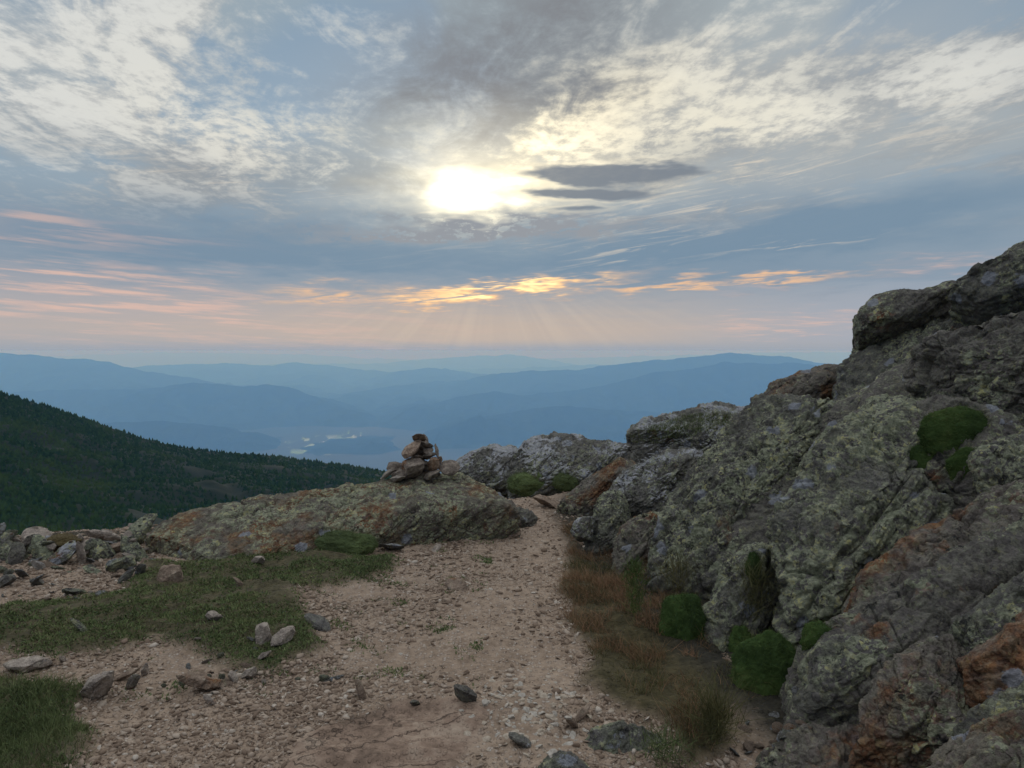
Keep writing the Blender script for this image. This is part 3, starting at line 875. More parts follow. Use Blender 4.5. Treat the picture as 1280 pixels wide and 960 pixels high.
slab('rock_block', [(1088, 905), (1104, 860), (1138, 818), (1180, 806), (1214, 838), (1216, 890), (1196, 945), (1150, 975), (1105, 990), (1080, 950)],
     (1150, 885, 2.72), (-.5, -.7, .5), .7, 113, M_RUST, crop, p=5.5, cuts=12, tight=1.28, level=7, layered=.9, label='rusty brown block low at the right')
slab('rock_block', [(1200, 848), (1215, 815), (1250, 795), (1300, 770), (1400, 760), (1400, 880), (1300, 862), (1250, 872), (1215, 890)],
     (1265, 830, 2.62), (-.5, -.65, .55), .5, 114, M_ORANGE, crop, p=5.5, cuts=12, tight=1.28, level=6, layered=.9, label='bright orange weathered face')
slab('rock_slab', [(1178, 800), (1200, 775), (1240, 752), (1300, 715), (1400, 700), (1400, 780), (1300, 790), (1240, 812), (1205, 838)],
     (1255, 775, 2.85), (-.5, -.55, .68), .45, 115, M_GREEN, crop, p=5.5, cuts=12, tight=1.17, level=6, layered=.9, label='green ledge above the orange face')
slab('rock_slab', [(1205, 905), (1240, 880), (1300, 852), (1400, 850), (1400, 920), (1300, 905), (1225, 925)],
     (1270, 888, 2.45), (-.5, -.55, .68), .4, 116, M_GREEN2, crop, p=5.5, cuts=12, tight=1.28, level=6, label='low grey green ledge')
slab('rock_slab', [(1150, 1000), (1175, 955), (1205, 922), (1245, 900), (1300, 885), (1420, 880), (1420, 1080), (1150, 1080)],
     (1260, 950, 2.2), (-.45, -.5, .74), .6, 117, M_FRONT, crop, p=5.5, cuts=12, tight=1.17, level=7, label='front slab with green and orange lichen')
slab('rock_slab', [(930, 935), (985, 905), (1040, 915), (1090, 900), (1100, 960), (1080, 1010), (960, 1020)],
     (1020, 950, 2.85), (-.2, -.35, .9), .35, 118, M_RUST, crop, p=5.5, cuts=12, tight=1.17, level=6, layered=.9, label='reddish rock floor at the foot of the outcrop')

# --- the lower stones between the outcrop and the trail
BL = dict(cat='boulder')
slab('boulder', [(724, 700), (734, 655), (744, 618), (760, 607), (771, 640), (768, 685), (752, 700), (736, 702)], (748, 660, 6.1), (-.5, -.75, .4), .5, 131, M_GREEN, level=6,
     label='upright grey green boulder at the trail edge left of the big slab', **BL)
slab('boulder', [(760, 730), (768, 685), (780, 645), (798, 628), (822, 640), (832, 655), (828, 700), (805, 735), (780, 745)], (795, 690, 5.55), (-.5, -.7, .5), .6, 132, M_RUST, level=6,
     label='rounded boulder with a rust red face leaning against the big slab', **BL)
slab('boulder', [(712, 662), (722, 648), (737, 642), (733, 672), (718, 672)], (724, 658, 6.0), (-.4, -.8, .4), .2, 133, M_GREY, level=5,
     label='small white grey wedge of stone beside the upright boulder', **BL)
slab('boulder', [(742, 622), (756, 600), (785, 582), (820, 565), (852, 552), (876, 560), (868, 590), (838, 612), (822, 645), (795, 640), (768, 648)], (805, 605, 6.6), (-.45, -.6, .66), .7, 134, M_GREY, level=7, layered=1.0,
     label='layered boulder with pale grey bands above the rust faced boulder', **BL)
slab('boulder', [(696, 632), (710, 612), (735, 592), (770, 575), (800, 566), (790, 590), (756, 606), (742, 625), (720, 640)], (745, 604, 7.6), (-.4, -.5, .75), .5, 135, M_RUST, level=6,
     label='low brown rock ledge where the trail meets the outcrop', **BL)
slab('boulder', [(766, 548), (772, 536), (790, 528), (815, 526), (850, 517), (895, 505), (940, 492), (965, 500), (940, 530), (900, 556), (850, 566), (795, 566)], (850, 540, 10.0), (-.35, -.5, .78), 1.2, 136, M_GREY, level=7, amt=.8,
     label='flat grey rock shelf with grass on top behind the big slab', **BL)
slab('boulder', [(566, 585), (569, 568), (580, 557), (605, 552), (632, 549), (645, 560), (640, 610), (612, 612), (580, 600)], (604, 580, 9.3), (-.1, -.8, .5), .8, 137, M_GREY, level=6, amt=.8,
     label='rounded grey boulder just right of the cairn', **BL)
slab('boulder', [(628, 606), (629, 578), (640, 552), (656, 536), (672, 533), (700, 538), (745, 547), (788, 554), (800, 572), (785, 596), (745, 612), (700, 612), (655, 622)], (705, 575, 9.0), (-.1, -.75, .6), 1.1, 138, M_GREY, level=7, amt=.8,
     label='large pale topped boulder at the end of the trail', **BL)
slab('boulder', [(178, 700), (181, 670), (194, 650), (228, 638), (330, 622), (400, 611), (480, 601), (545, 590), (582, 590), (618, 606), (650, 628), (628, 632), (592, 638), (548, 645), (505, 652), (462, 664), (420, 677), (300, 704), (210, 713)],
     (390, 648, 6.3), (-.03, -.27, .96), .6, 139, M_LONG, level=8, amt=.45, layered=.9, cuts=1, p=4.5, tight=1.03,
     label='long low lichen covered boulder that carries the cairn', **BL)
slab('boulder', [(545, 660), (580, 640), (625, 628), (668, 634), (672, 645), (630, 655), (585, 668)], (610, 648, 6.9), (0, -.5, .86), .25, 140, M_DARK, level=6, layered=1.0,
     label='thin flaky ledge at the right end of the long boulder', **BL)
slab('boulder', [(-60, 720), (-50, 670), (-10, 660), (8, 668), (22, 685), (32, 712), (10, 722)], (-10, 692, 5.8), (.1, -.8, .5), .6, 141, M_GREEN2, level=6,
     label='rounded green boulder cut by the left edge of the photo', **BL)
slab('boulder', [(728, 925), (745, 908), (775, 902), (805, 908), (835, 925), (838, 950), (800, 962), (745, 955)], (785, 928, 2.98), (-.1, -.75, .66), .42, 142, M_GREEN, level=6,
     label='half buried boulder with a grey rosette at the foot of the dry grass', **BL)
slab('boulder', [(672, 962), (676, 945), (700, 938), (730, 944), (742, 965), (730, 990), (680, 990)], (706, 962, 2.72), (0, -.6, .8), .2, 143, M_GREEN2, level=6,
     label='flat green topped stone cut by the bottom edge of the photo', **BL)
# ------------------------------------------------------------------ finding the surface under a place
bpy.context.view_layer.update()
_dg = bpy.context.evaluated_depsgraph_get()
def hit(px, py):
    """the first surface the view through that place of the photograph meets: point and normal"""
    from mathutils import Vector
    d = ray(px, py); o = np.array([0, 0, EYE_Z])
    for _ in range(4):
        ok, p, n, i, ob, mx = sc.ray_cast(_dg, Vector(o), Vector(d / np.linalg.norm(d)))
        if not ok: return None, None
        if ob.name.startswith('haze'):
            o = np.array(p) + d * 1e-3; continue
        return np.array(p), np.array(n)
    return None, None
def refresh():
    global _dg
    bpy.context.view_layer.update(); _dg = bpy.context.evaluated_depsgraph_get()
def down(x, y, z=4.0):
    from mathutils import Vector
    ok, p, n, i, ob, mx = sc.ray_cast(_dg, Vector((x, y, z)), Vector((0, 0, -1)))
    return (np.array(p), np.array(n)) if ok else (np.array([x, y, gz(x, y)]), np.array([0, 0, 1.]))

def stone_shape(size, seed, level=4, p=3.0, cuts=9, amt=1.0):
    rg = np.random.default_rng(seed)
    D, F = ico(level)
    t = (np.abs(D) ** p).sum(1) ** (-1 / p)
    L = D * t[:, None]
    for _ in range(cuts):
        n = rg.normal(size=3); n /= np.linalg.norm(n)
        h = L @ n; lim = h.max() * rg.uniform(.68, .92)
        L = L - n[None] * np.maximum(h - lim, 0)[:, None]
    # random turn, then stretch to the asked size
    q = rg.normal(size=(3, 3)); q, _ = np.linalg.qr(q)
    L = L @ (np.eye(3) * .6 + q * .4)
    L = L / np.abs(L).max(0) * (np.array(size) / 2)
    V = weather(L, normals(L, F), float(np.mean(size)) * .5, seed, .55 * amt, .6)
    return V, F

def rot_z(V, a):
    c, s = math.cos(a), math.sin(a)
    return V @ np.array([[c, s, 0], [-s, c, 0], [0, 0, 1]])

def stone(px, py, w, h, mat, seed, label, name='stone', cat='stone', group=None, depth=.8, sink=.22, level=4, cuts=9, smooth_=True, turn=None):
    """a loose stone lying on the ground: its foot at that place of the photograph, W by H there"""
    p, n = hit(px, py)
    k = p[1] / FPX
    W, H = w * k, h * k / .92
    V, F = stone_shape((W, W * depth, H / (1 - sink)), seed, level, cuts=cuts)
    V = rot_z(V, (seed * 1.7) % 1.2 - .6 if turn is None else turn)
    z0 = V[:, 2].min()
    V = V - [0, 0, z0]
    loc = p + np.array([0, W * depth * .35, 0])
    g, _ = down(loc[0], loc[1], p[2] + .25)
    zz = min(g[2], p[2] + .06) if g[2] > p[2] else g[2]
    loc = np.array([loc[0], loc[1], zz - sink * H])
    me = mesh_from(name, V, F, mat, smooth_)
    return link(name, me, loc, label=label, cat=cat, group=group)

LR = 'loose rubble at the left edge of the summit'
for a in (
    (46, 713, 15, 11, M_WHITE, 201, 'white quartz lump in front of the rubble at the left'),
    (73, 706, 38, 18, M_GREY, 202, 'oval grey green stone right of the white quartz lump'),
    (46, 700, 32, 22, M_GREEN2, 203, 'yellow green lichen stone behind the white quartz lump'),
    (99, 706, 18, 24, M_PALE, 204, 'upright pale grey stone in the middle of the rubble'),
    (100, 690, 10, 16, M_PALE, 205, 'slim pale stone sticking up above the rubble'),
    (118, 700, 40, 18, M_GREEN, 206, 'long green stone right of the upright pale stone'),
    (138, 695, 46, 10, M_TAN, 207, 'pale tan bar of stone lying across the rubble'),
    (162, 705, 42, 24, M_GREEN, 208, 'dark green grey stone touching the left end of the long boulder'),
    (38, 682, 52, 12, M_PALE, 209, 'flat pale slab on the skyline at the far left'),
    (125, 680, 44, 12, M_PALE, 210, 'flat pale slab on the skyline right of the brown cushion'),
    (166, 682, 48, 24, M_GREEN2, 211, 'smooth pale green rock on the skyline beside the long boulder'),
    (30, 688, 18, 14, M_RUST, 212, 'small rust brown stone behind the yellow green stone'),
    (82, 692, 26, 14, M_GREY, 213, 'grey stone behind the oval grey green stone'),
    (24, 725, 24, 10, M_GREY, 214, 'flat grey stone below the white quartz lump'),
    (4, 735, 24, 10, M_GREY, 215, 'flat blue grey stone cut by the left edge below the rubble'),
    (42, 734, 24, 7, M_GREY, 216, 'low grey slab set in the gravel at the left'),
    (145, 717, 46, 14, M_GREEN2, 217, 'flat light green stone above the heath'),
    (113, 718, 24, 7, M_GREEN2, 218, 'thin green plate left of the flat light green stone'),
    (155, 728, 18, 11, M_GREEN, 219, 'small green stone below the flat light green stone'),
    (88, 745, 28, 7, M_GREEN, 220, 'flat green plate lying in the red gravel'),
    (98, 793, 21, 13, M_GREEN2, 221, 'pale green stone poking out of the heath'),
    (208, 727, 34, 14, M_TAN, 222, 'pinkish stone at the foot of the long boulder'),
    (174, 718, 14, 10, M_GREEN2, 223, 'little pale green stone at the corner of the long boulder'),
    (15, 706, 26, 20, M_DARK, 224, 'dark stone beside the rounded green boulder'),
    (60, 688, 20, 12, M_GREY, 225, 'grey stone behind the brown cushion'),
): stone(*a, group=LR, level=5, sink=.42)
for a in (
    (110, 879, 58, 36, M_PALE, 231, 'largest loose grey stone in the left foreground'),
    (26, 843, 56, 13, M_PALE, 232, 'flat whitish stone at the left edge beside the grass'),
    (76, 830, 13, 9, M_PALE, 233, 'small grey stone at the edge of the soil'),
    (326, 806, 23, 24, M_PALE, 234, 'upright grey stone at the right edge of the heath'),
    (351, 808, 32, 15, M_PALE, 235, 'grey stone right of the upright grey stone'),
    (328, 826, 22, 13, M_PALE, 236, 'grey stone below the upright grey stone'),
    (396, 788, 36, 17, M_GREY, 237, 'flat blue grey stone beside the trail right of the heath'),
    (265, 776, 24, 9, M_PALE, 238, 'grey stone half hidden in the heath'),
    (252, 868, 66, 26, M_TAN, 239, 'wide brown stone bedded in the gravel'),
    (260, 881, 18, 11, M_PALE, 240, 'pale stone in front of the wide brown stone'),
    (290, 853, 14, 11, M_PALE, 241, 'pale stone right of the wide brown stone'),
    (310, 851, 24, 13, M_PALE, 242, 'grey stone between the wide brown stone and the upright one'),
    (297, 733, 12, 10, M_TAN, 243, 'small tan stone lying on the heath'),
    (322, 706, 18, 9, M_PALE, 244, 'grey stone in the grass below the long boulder'),
    (580, 882, 36, 19, M_DARK, 245, 'dark green stone lying alone on the trail'),
    (450, 875, 16, 21, M_TAN, 246, 'pale upright stone left of the dark green stone'),
    (518, 884, 16, 8, M_DARK, 247, 'small dark chip at the top of the bare bedrock'),
    (490, 692, 32, 9, M_GREY, 248, 'flat grey stone below the red face of the long boulder'),
    (164, 862, 18, 16, M_RUST, 249, 'brown stone right of the largest loose grey stone'),
    (148, 855, 34, 14, M_TAN, 250, 'tan stone touching the largest loose grey stone'),
    (180, 846, 10, 16, M_PALE, 251, 'narrow grey stone behind the brown stone'),
    (714, 914, 26, 20, M_TAN, 252, 'pinkish tan stone at the edge of the trail by the dry grass'),
    (728, 902, 22, 14, M_TAN, 253, 'flat orange tan stone behind the pinkish one'),
    (651, 936, 34, 17, M_GREY, 254, 'smooth grey green stone among the white pebbles'),
    (570, 738, 34, 8, M_TAN, 255, 'flat tan stone in the middle of the trail'),
    (545, 690, 14, 7, M_PALE, 256, 'small pale stone at the foot of the flaky ledge'),
    (640, 672, 26, 8, M_TAN, 257, 'flat brown stone where the trail narrows'),
    (686, 636, 40, 12, M_TAN, 258, 'brown step of rock at the head of the trail'),
): stone(*a, level=5)
# smaller rubble that nothing tells apart
rg = np.random.default_rng(31)
protos = [mesh_from('stone', *stone_shape((1, .8, .6), 300 + k, 4), [M_PALE, M_GREY, M_PALE, M_TAN, M_GREEN2][k % 5]) for k in range(10)]
for me in protos:
    z = np.zeros(len(me.vertices) * 3, np.float32); me.vertices.foreach_get('co', z); z = z.reshape(-1, 3); z[:, 2] -= z[:, 2].min(); me.vertices.foreach_set('co', z.ravel())
def scatter(n, region, smin, smax, label, group, name, pr, cat, zdrop=.2, power=2.2, accept=None):
    k = 0
    for _ in range(n * 6):
        if k >= n: break
        px, py = region(rg)
        d = ray(px, py); t = -EYE_Z / d[2]
        x, y = d[0] * t, d[1] * t
        if accept and not accept(x, y): continue
        s = smin + (smax - smin) * rg.random() ** power
        p, nn = down(x, y, .6)
        o = link(name, pr[int(rg.integers(len(pr)))], (x, y, p[2] - zdrop * s * .5), label=label, cat=cat, group=group)
        o.rotation_euler = (rg.normal() * .15, rg.normal() * .15, rg.random() * 6.28)
        o.scale = (s * rg.uniform(.8, 1.25), s * rg.uniform(.8, 1.2), s * rg.uniform(.7, 1.2))
        k += 1
refresh()
scatter(110, lambda r: (r.uniform(-60, 190), r.uniform(672, 716)), .03, .13, 'small lichen spotted stone in the rubble left of the long boulder', LR, 'stone', protos, 'stone', .5, power=1.6)
scatter(26, lambda r: (r.uniform(-40, 180), r.uniform(712, 756)), .03, .09, 'small flat stone in the red gravel strip above the heath', LR, 'stone', protos, 'stone', .4)
scatter(22, lambda r: (r.normal(300, 45), r.normal(840, 14)), .03, .07, 'small grey stone at the border of heath and gravel', 'stones along the edge of the heath', 'stone', protos[0::2], 'stone', .3)

scatter(30, lambda r: (r.uniform(905, 1010), r.uniform(885, 955)), .03, .09, 'small rusty stone in the dirt at the foot of the outcrop', 'stones at the foot of the outcrop', 'stone', protos[3:4] + protos[1:2] + protos[8:9], 'stone', .4)

# pebbles
M_PEB = []
for k, (a, bcol) in enumerate((((.28, .23, .17), (.43, .365, .29)), ((.22, .155, .11), (.34, .255, .19)), ((.28, .25, .21), (.44, .40, .34)), ((.32, .21, .15), (.40, .29, .21)))):
    m, nt, b = new_mat('pebble')
    co = obj_coords(nt)
    n1 = T_noise(nt, co, 3, 5, .65)
    put(nt, b.inputs['Base Color'], mix(nt, smooth(nt, n1, .3, .7), a, bcol)); bump(nt, b, n1, .006)
    M_PEB.append(m)
peb = [mesh_from('pebble', *stone_shape((1, .85, .65), 400 + k, 3, cuts=7), M_PEB[k % 4]) for k in range(12)]
def reg_white(r): return (r.normal(668, 34), r.normal(898, 26))
scatter(175, reg_white, .018, .050, 'rounded pale pebble in the patch of white pebbles beside the trail', 'white pebbles heaped at the trail edge', 'pebble', peb[0::4] + peb[2::4], 'pebble', .25, 1.3)
scatter(120, lambda r: (r.uniform(120, 720), 700 + 270 * r.random() ** .8), .013, .034, 'angular tan pebble lying loose on the gravel trail', 'loose pebbles on the trail', 'pebble', peb, 'pebble', .3, 2.0,
        accept=lambda x, y: all(poly_dist(np.array([x]), np.array([y]), q)[0] > .02 for q in GRASS_POLYS[:2] + [DRY_POLY]) and poly_dist(np.array([x]), np.array([y]), SLAB_POLY)[0] > .0)

# gravel: chips nobody could count, one object
def build_gravel():
    rg = np.random.default_rng(41)
    N = 260000
    y = rg.uniform(2.0, 9.5, N) ** 1.0; u = rg.uniform(-.72, .30, N); x = u * y
    keep = rg.random(N) < np.clip((4.2 / y) ** .7, 0, 1)
    x, y = x[keep], y[keep]
    z, g, dry, slab = ground_z(x, y)
    P = np.stack([x, y, 0 * x], 1)
    dens = .55 + .8 * fbm(P * 1.6, 3, .55, seed=91)
    worn = np.exp(-((x - np.interp(y, [2, 4, 6, 8], [-.15, -.05, .1, .25])) / .34) ** 2)      # trodden middle of the trail carries fewer chips
    ok = (g < .62 * rg.random(len(x)) + .1) & (dry < .5) & (slab < .6) & (rg.random(len(x)) < dens * (1 - .72 * worn) * (1 - .7 * slab)) & (x < base_x(y) + .15)
    edgeE = y < np.interp(x, EDGE_X, EDGE_Y) + .5
    ok &= edgeE
    x, y, z = x[ok], y[ok], z[ok]; n = len(x)
    s = (.0022 + .0088 * rg.random(n) ** 4.2) * (1 + .10 * y)
    D, F = ico(0)
    q = rg.normal(size=(n, 3, 3)) * .42 + np.eye(3)
    V = np.einsum('vk,nkj->nvj', D, q) * s[:, None, None]
    V = V * (1 + .45 * (rg.random((n, 12, 1)) - .5))
    V[..., 2] *= .62
    V += np.stack([x, y, z + s * .18], 1)[:, None]
    F = (F[None] + (np.arange(n) * 12)[:, None, None]).reshape(-1, 3)
    m, nt, b = new_mat('gravel_chips')
    geo = nt.nodes.new('ShaderNodeNewGeometry')
    rnd = S(nt, geo.outputs['Random Per Island'])
    c = ramp(nt, rnd, [(0, (.12, .084, .060)), (.35, (.215, .158, .115)), (.7, (.295, .23, .175)), (.92, (.38, .315, .25)), (1, (.46, .41, .345))])
    nz = T_noise(nt, S(nt, geo.outputs['Position']), 190, 3, .6)
    c = mix(nt, smooth(nt, nz, .35, .7) * .4, c, (.19, .135, .095))
    put(nt, b.inputs['Base Color'], c)
    link('gravel', mesh_from('gravel', V.reshape(-1, 3), F, m, smooth=False), kind='stuff', label='loose tan gravel chips strewn over the trail', cat='gravel')
build_gravel()

# ------------------------------------------------------------------ the cairn
refresh()
CG = 'stones stacked in the cairn'
def cbox(cx0, cy0, cx1, cy1):                # from an enlargement of the photograph
    return 460 + cx0 / 5.818, 520 + cy0 / 5.818, 460 + cx1 / 5.818, 520 + cy1 / 5.818
CP, _n = hit(522, 604)
CAIRN_Y = CP[1] + .12
M_CRED = rock_mat('red_cairn_stone', 1.4, .05, .1, .15, .9, .9, 2.0)
M_CTAN = rock_mat('tan_cairn_stone', 1.75, .05, .1, .08, .3, .8, 2.0)
M_CGREY = rock_mat('grey_cairn_stone', 1.8, .2, .3, .2, .2, .25, 2.0)
M_CDARK = rock_mat('dark_cairn_stone', 1.1, .1, .1, .4, .3, .45, 2.0)
for i, (box, dy, tilt, mat, lab) in enumerate((
    ((100, 378, 195, 455), 0, .1, M_CGREY, 'pale grey stone at the left foot of the cairn'),
    ((150, 428, 272, 480), -.10, .0, M_CGREY, 'flat grey stone lowest at the left of the cairn'),
    ((185, 383, 325, 455), -.03, -.25, M_CDARK, 'green grey wedge under the biggest cairn stone'),
    ((228, 292, 408, 458), -.06, -.35, M_CAIRN, 'biggest stone of the cairn, grey with a pink flush'),
    ((135, 338, 245, 395), .06, .1, M_CDARK, 'dark stone on the left shoulder of the cairn'),
    ((400, 392, 530, 462), -.06, .0, M_CAIRN, 'flat stone at the bottom middle of the cairn'),
    ((428, 298, 530, 402), -.03, .1, M_CRED, 'square rust red stone in the middle of the cairn'),
    ((510, 322, 672, 425), .02, -.2, M_CAIRN, 'long brown grey stone at the right foot of the cairn'),
    ((398, 258, 505, 308), .0, .0, M_CGREY, 'flat grey stone above the rust red one'),
    ((312, 278, 405, 335), .02, -.05, M_CAIRN, 'brown stone wedged above the biggest cairn stone'),
    ((235, 185, 402, 292), -.04, .35, M_CTAN, 'tan pointed stone jutting out at the upper left of the cairn'),
    ((322, 122, 418, 195), .0, .1, M_CTAN, 'topmost pale tan stone of the cairn'),
    ((392, 142, 452, 184), .05, -.1, M_CDARK, 'small dark stone beside the topmost one'),
    ((388, 178, 468, 240), .02, .1, M_CDARK, 'dark stone below the small dark one'),
    ((395, 222, 475, 268), .03, .0, M_CDARK, 'dark brown stone in the upper middle of the cairn'),
    ((462, 218, 540, 296), .04, -.4, M_CDARK, 'dark stone on the right shoulder of the cairn'),
    ((385, 305, 436, 375), .02, .5, M_CDARK, 'narrow dark stone between the biggest and the rust red stone'),
    ((498, 292, 545, 352), -.02, .4, M_CRED, 'small rusty stone leaning right of the rust red one'),
)):
    x0, y0, x1, y1 = cbox(*box)
    Y = CAIRN_Y + dy
    a, b_ = at(x0, y1, Y), at(x1, y0, Y)
    w, h = (b_[0] - a[0]) * 1.02, (b_[2] - a[2]) * 1.07
    ct, st_ = abs(math.cos(tilt)), abs(math.sin(tilt))
    V, F = stone_shape((w * (1 - .15 * st_), max(.16, min(w, .28)), h * (1 - .15 * st_)), 500 + i, 5, p=4.0, cuts=7)
    c, s_ = math.cos(tilt), math.sin(tilt)
    V = V @ np.array([[c, 0, s_], [0, 1, 0], [-s_, 0, c]])
    V = rot_z(V, ((i * 37) % 10 - 5) * .04)
    V = V + (a + b_) / 2
    place('cairn_stone', V, F, mat, label=lab, cat='stone', group=CG)
for i, (cx, cy, w, h) in enumerate(((300, 400, 260, 120), (420, 360, 260, 130), (370, 280, 190, 110), (390, 210, 130, 90))):
    x0, y0, x1, y1 = cbox(cx - w / 2, cy - h / 2, cx + w / 2, cy + h / 2)
    a, b_ = at(x0, y1, CAIRN_Y + .16), at(x1, y0, CAIRN_Y + .16)
    V, F = stone_shape((b_[0] - a[0], .22, b_[2] - a[2]), 540 + i, 5)
    place('cairn_stone', V + (a + b_) / 2, F, M_CDARK, label='stone at the back of the cairn, showing only in the gaps', cat='stone', group=CG)
# ------------------------------------------------------------------ plants
def blades(root, dirs, length, width, bend, rg, seg=2):
    """grass blades as narrow tapering strips: roots (n,3), unit directions, lengths, widths, droop"""
    n = len(root)
    side = np.cross(dirs, rg.normal(size=(n, 3))); side /= np.linalg.norm(side, axis=1, keepdims=True) + 1e-9
    out = np.stack([rg.normal(size=n), rg.normal(size=n), np.full(n, -.25)], 1); out /= np.linalg.norm(out, axis=1, keepdims=True)
    rows = []
    for k in range(seg + 1):
        t = k / seg
        c = root + dirs * (length * t)[:, None] + out * (bend * length * t * t)[:, None]
        wdt = (width * (1 - .85 * t) * .5)[:, None]
        rows += [c - side * wdt, c + side * wdt]
    V = np.stack(rows, 1)
    m = 2 * (seg + 1)
    f = np.array([(2 * k, 2 * k + 1, 2 * k + 3, 2 * k + 2) for k in range(seg)])
    F = (f[None] + (np.arange(n) * m)[:, None, None]).reshape(-1, 4)
    return V.reshape(-1, 3), F

def blade_mat(name, stops, rough=.85):
    m, nt, b = new_mat(name)
    geo = nt.nodes.new('ShaderNodeNewGeometry')
    rnd = S(nt, geo.outputs['Random Per Island'])
    pos = T_noise(nt, S(nt, geo.outputs['Position']), 2.6, 4, .6)
    c = ramp(nt, rnd * .45 + pos * 1.3 - .37, stops)
    put(nt, b.inputs['Base Color'], c); b.inputs['Roughness'].default_value = rough
    return m
M_HEATH = blade_mat('heath_leaves', [(.08, (.050, .060, .026)), (.30, (.078, .106, .042)), (.52, (.112, .150, .056)), (.78, (.17, .185, .080)), (1, (.20, .155, .085))])
M_GRASS = blade_mat('green_grass', [(.05, (.05, .064, .028)), (.4, (.085, .112, .042)), (.7, (.125, .148, .06)), (1, (.19, .17, .085))])
M_DRY = blade_mat('dry_grass', [(.05, (.08, .050, .026)), (.3, (.14, .095, .045)), (.5, (.22, .128, .070)), (.75, (.28, .17, .10)), (1, (.38, .27, .16))])
M_OLIVE = blade_mat('olive_grass', [(.05, (.04, .044, .018)), (.4, (.085, .085, .034)), (.7, (.13, .115, .048)), (1, (.20, .16, .085))])
M_MOSS = blade_mat('moss', [(.12, (.014, .026, .007)), (.35, (.038, .070, .017)), (.6, (.075, .115, .030)), (.85, (.14, .125, .05)), (1, (.17, .12, .06))])
M_MOSSB = blade_mat('brown_moss', [(.05, (.05, .038, .018)), (.5, (.11, .085, .036)), (1, (.17, .13, .06))])

def sample_ground(N, poly, rg, pad=.0):
    lo, hi = poly.min(0) - .1, poly.max(0) + .1
    hi[1] = min(hi[1], 9)
    x = rg.uniform(lo[0], hi[0], N); y = rg.uniform(lo[1], hi[1], N)
    k = (np.abs(x) < y * .78 + .3) & (y > 1.6)
    return x[k], y[k]

def build_heath():
    rg = np.random.default_rng(61)
    roots, nr = [], 0
    for poly, N in zip(GRASS_POLYS, (420000, 230000, 30000)):
        x, y = sample_ground(N, poly, rg)
        z, g, dry, slab = ground_z(x, y)
        tuft = fbm(np.stack([x, y, 0 * x], 1) * 3.2, 4, .62, seed=95)
        k = (g * (.50 + 1.25 * tuft) > rg.random(len(x)) * .9 + .02) & (rg.random(len(x)) < np.clip(3.6 / y, 0, 1) ** 1.2)
        roots.append(np.stack([x, y, z - .006], 1)[k])
    # thin clumps straying onto the gravel
    x, y = sample_ground(160000, poly_world([(360, 690), (480, 685), (580, 672), (600, 690), (540, 730), (470, 790), (430, 850), (250, 860), (180, 850), (330, 820), (400, 760)]), rg)
    cl = fbm(np.stack([x, y, 0 * x], 1) * 4.2, 3, .6, seed=103)
    k = (cl - .30) * 1.1 > rg.random(len(x))
    z, g, dry, slab = ground_z(x[k], y[k])
    roots.append(np.stack([x[k], y[k], z - .004], 1))
    P = np.concatenate(roots); n = len(P)
    d = rg.normal(size=(n, 3)) * .8; d[:, 2] = np.abs(d[:, 2]) + .35; d /= np.linalg.norm(d, axis=1, keepdims=True)
    far = 1 + .12 * P[:, 1]
    V, F = blades(P, d, (.006 + .014 * rg.random(n) ** 1.8) * far, (.004 + .004 * rg.random(n)) * far, .35 * rg.random(n), rg, 2)
    link('heath', mesh_from('heath', V, F, M_HEATH, smooth=False), kind='stuff', label='low green heath and grass mat covering the left of the trail', cat='heath')
    # taller grass in the lower left corner
    x, y = sample_ground(30000, GRASS_POLYS[1], rg)
    z, g, dry, slab = ground_z(x, y)
    k = g * 1.2 > rg.random(len(x)) + .15
    P = np.stack([x, y, z - .004], 1)[k]; n = len(P)
    d = rg.normal(size=(n, 3)) * .45; d[:, 2] = np.abs(d[:, 2]) + .8; d /= np.linalg.norm(d, axis=1, keepdims=True)
    V, F = blades(P, d, .03 + .05 * rg.random(n), .002 + .0015 * rg.random(n), .7 * rg.random(n), rg, 3)
    link('grass', mesh_from('grass', V, F, M_GRASS, smooth=False), kind='stuff', label='fresh green grass in the lower left corner', cat='grass')
build_heath()

def build_dry():
    rg = np.random.default_rng(63)
    x, y = sample_ground(75000, DRY_POLY, rg)
    z, g, dry, slab = ground_z(x, y)
    P0 = np.stack([x, y, 0 * x], 1)
    tuft = fbm(P0 * 4.5, 3, .6, seed=97)
    k = dry * (.30 + 1.6 * tuft) > rg.random(len(x)) * .95 + .05
    P = np.stack([x, y, z - .006], 1)[k]; n = len(P)
    red = sstep(fbm(P * 1.4, 2, .5, seed=99) + .55 * np.exp(-((P[:, 1] - 5.0) / .8) ** 2), -.15, .28)
    isred = rg.random(n) < red * .75 + .08
    for sel, mat, nm, lab, L0, L1 in ((isred, M_DRY, 'dry_grass', 'reddish dry grass leaning along the foot of the outcrop', .035, .10), (~isred, M_OLIVE, 'olive_grass', 'low olive green grass between trail and outcrop', .02, .065)):
        Q = P[sel]; m = len(Q)
        d = rg.normal(size=(m, 3)) * .42 + np.array([-.18, -.1, 0]); d[:, 2] = np.abs(d[:, 2]) + .75; d /= np.linalg.norm(d, axis=1, keepdims=True)
        V, F = blades(Q, d, L0 + L1 * rg.random(m) ** 1.5, .0018 + .0018 * rg.random(m), .8 * rg.random(m), rg, 3)
        link(nm, mesh_from(nm, V, F, mat, smooth=False), kind='stuff', label=lab, cat='grass')
build_dry()

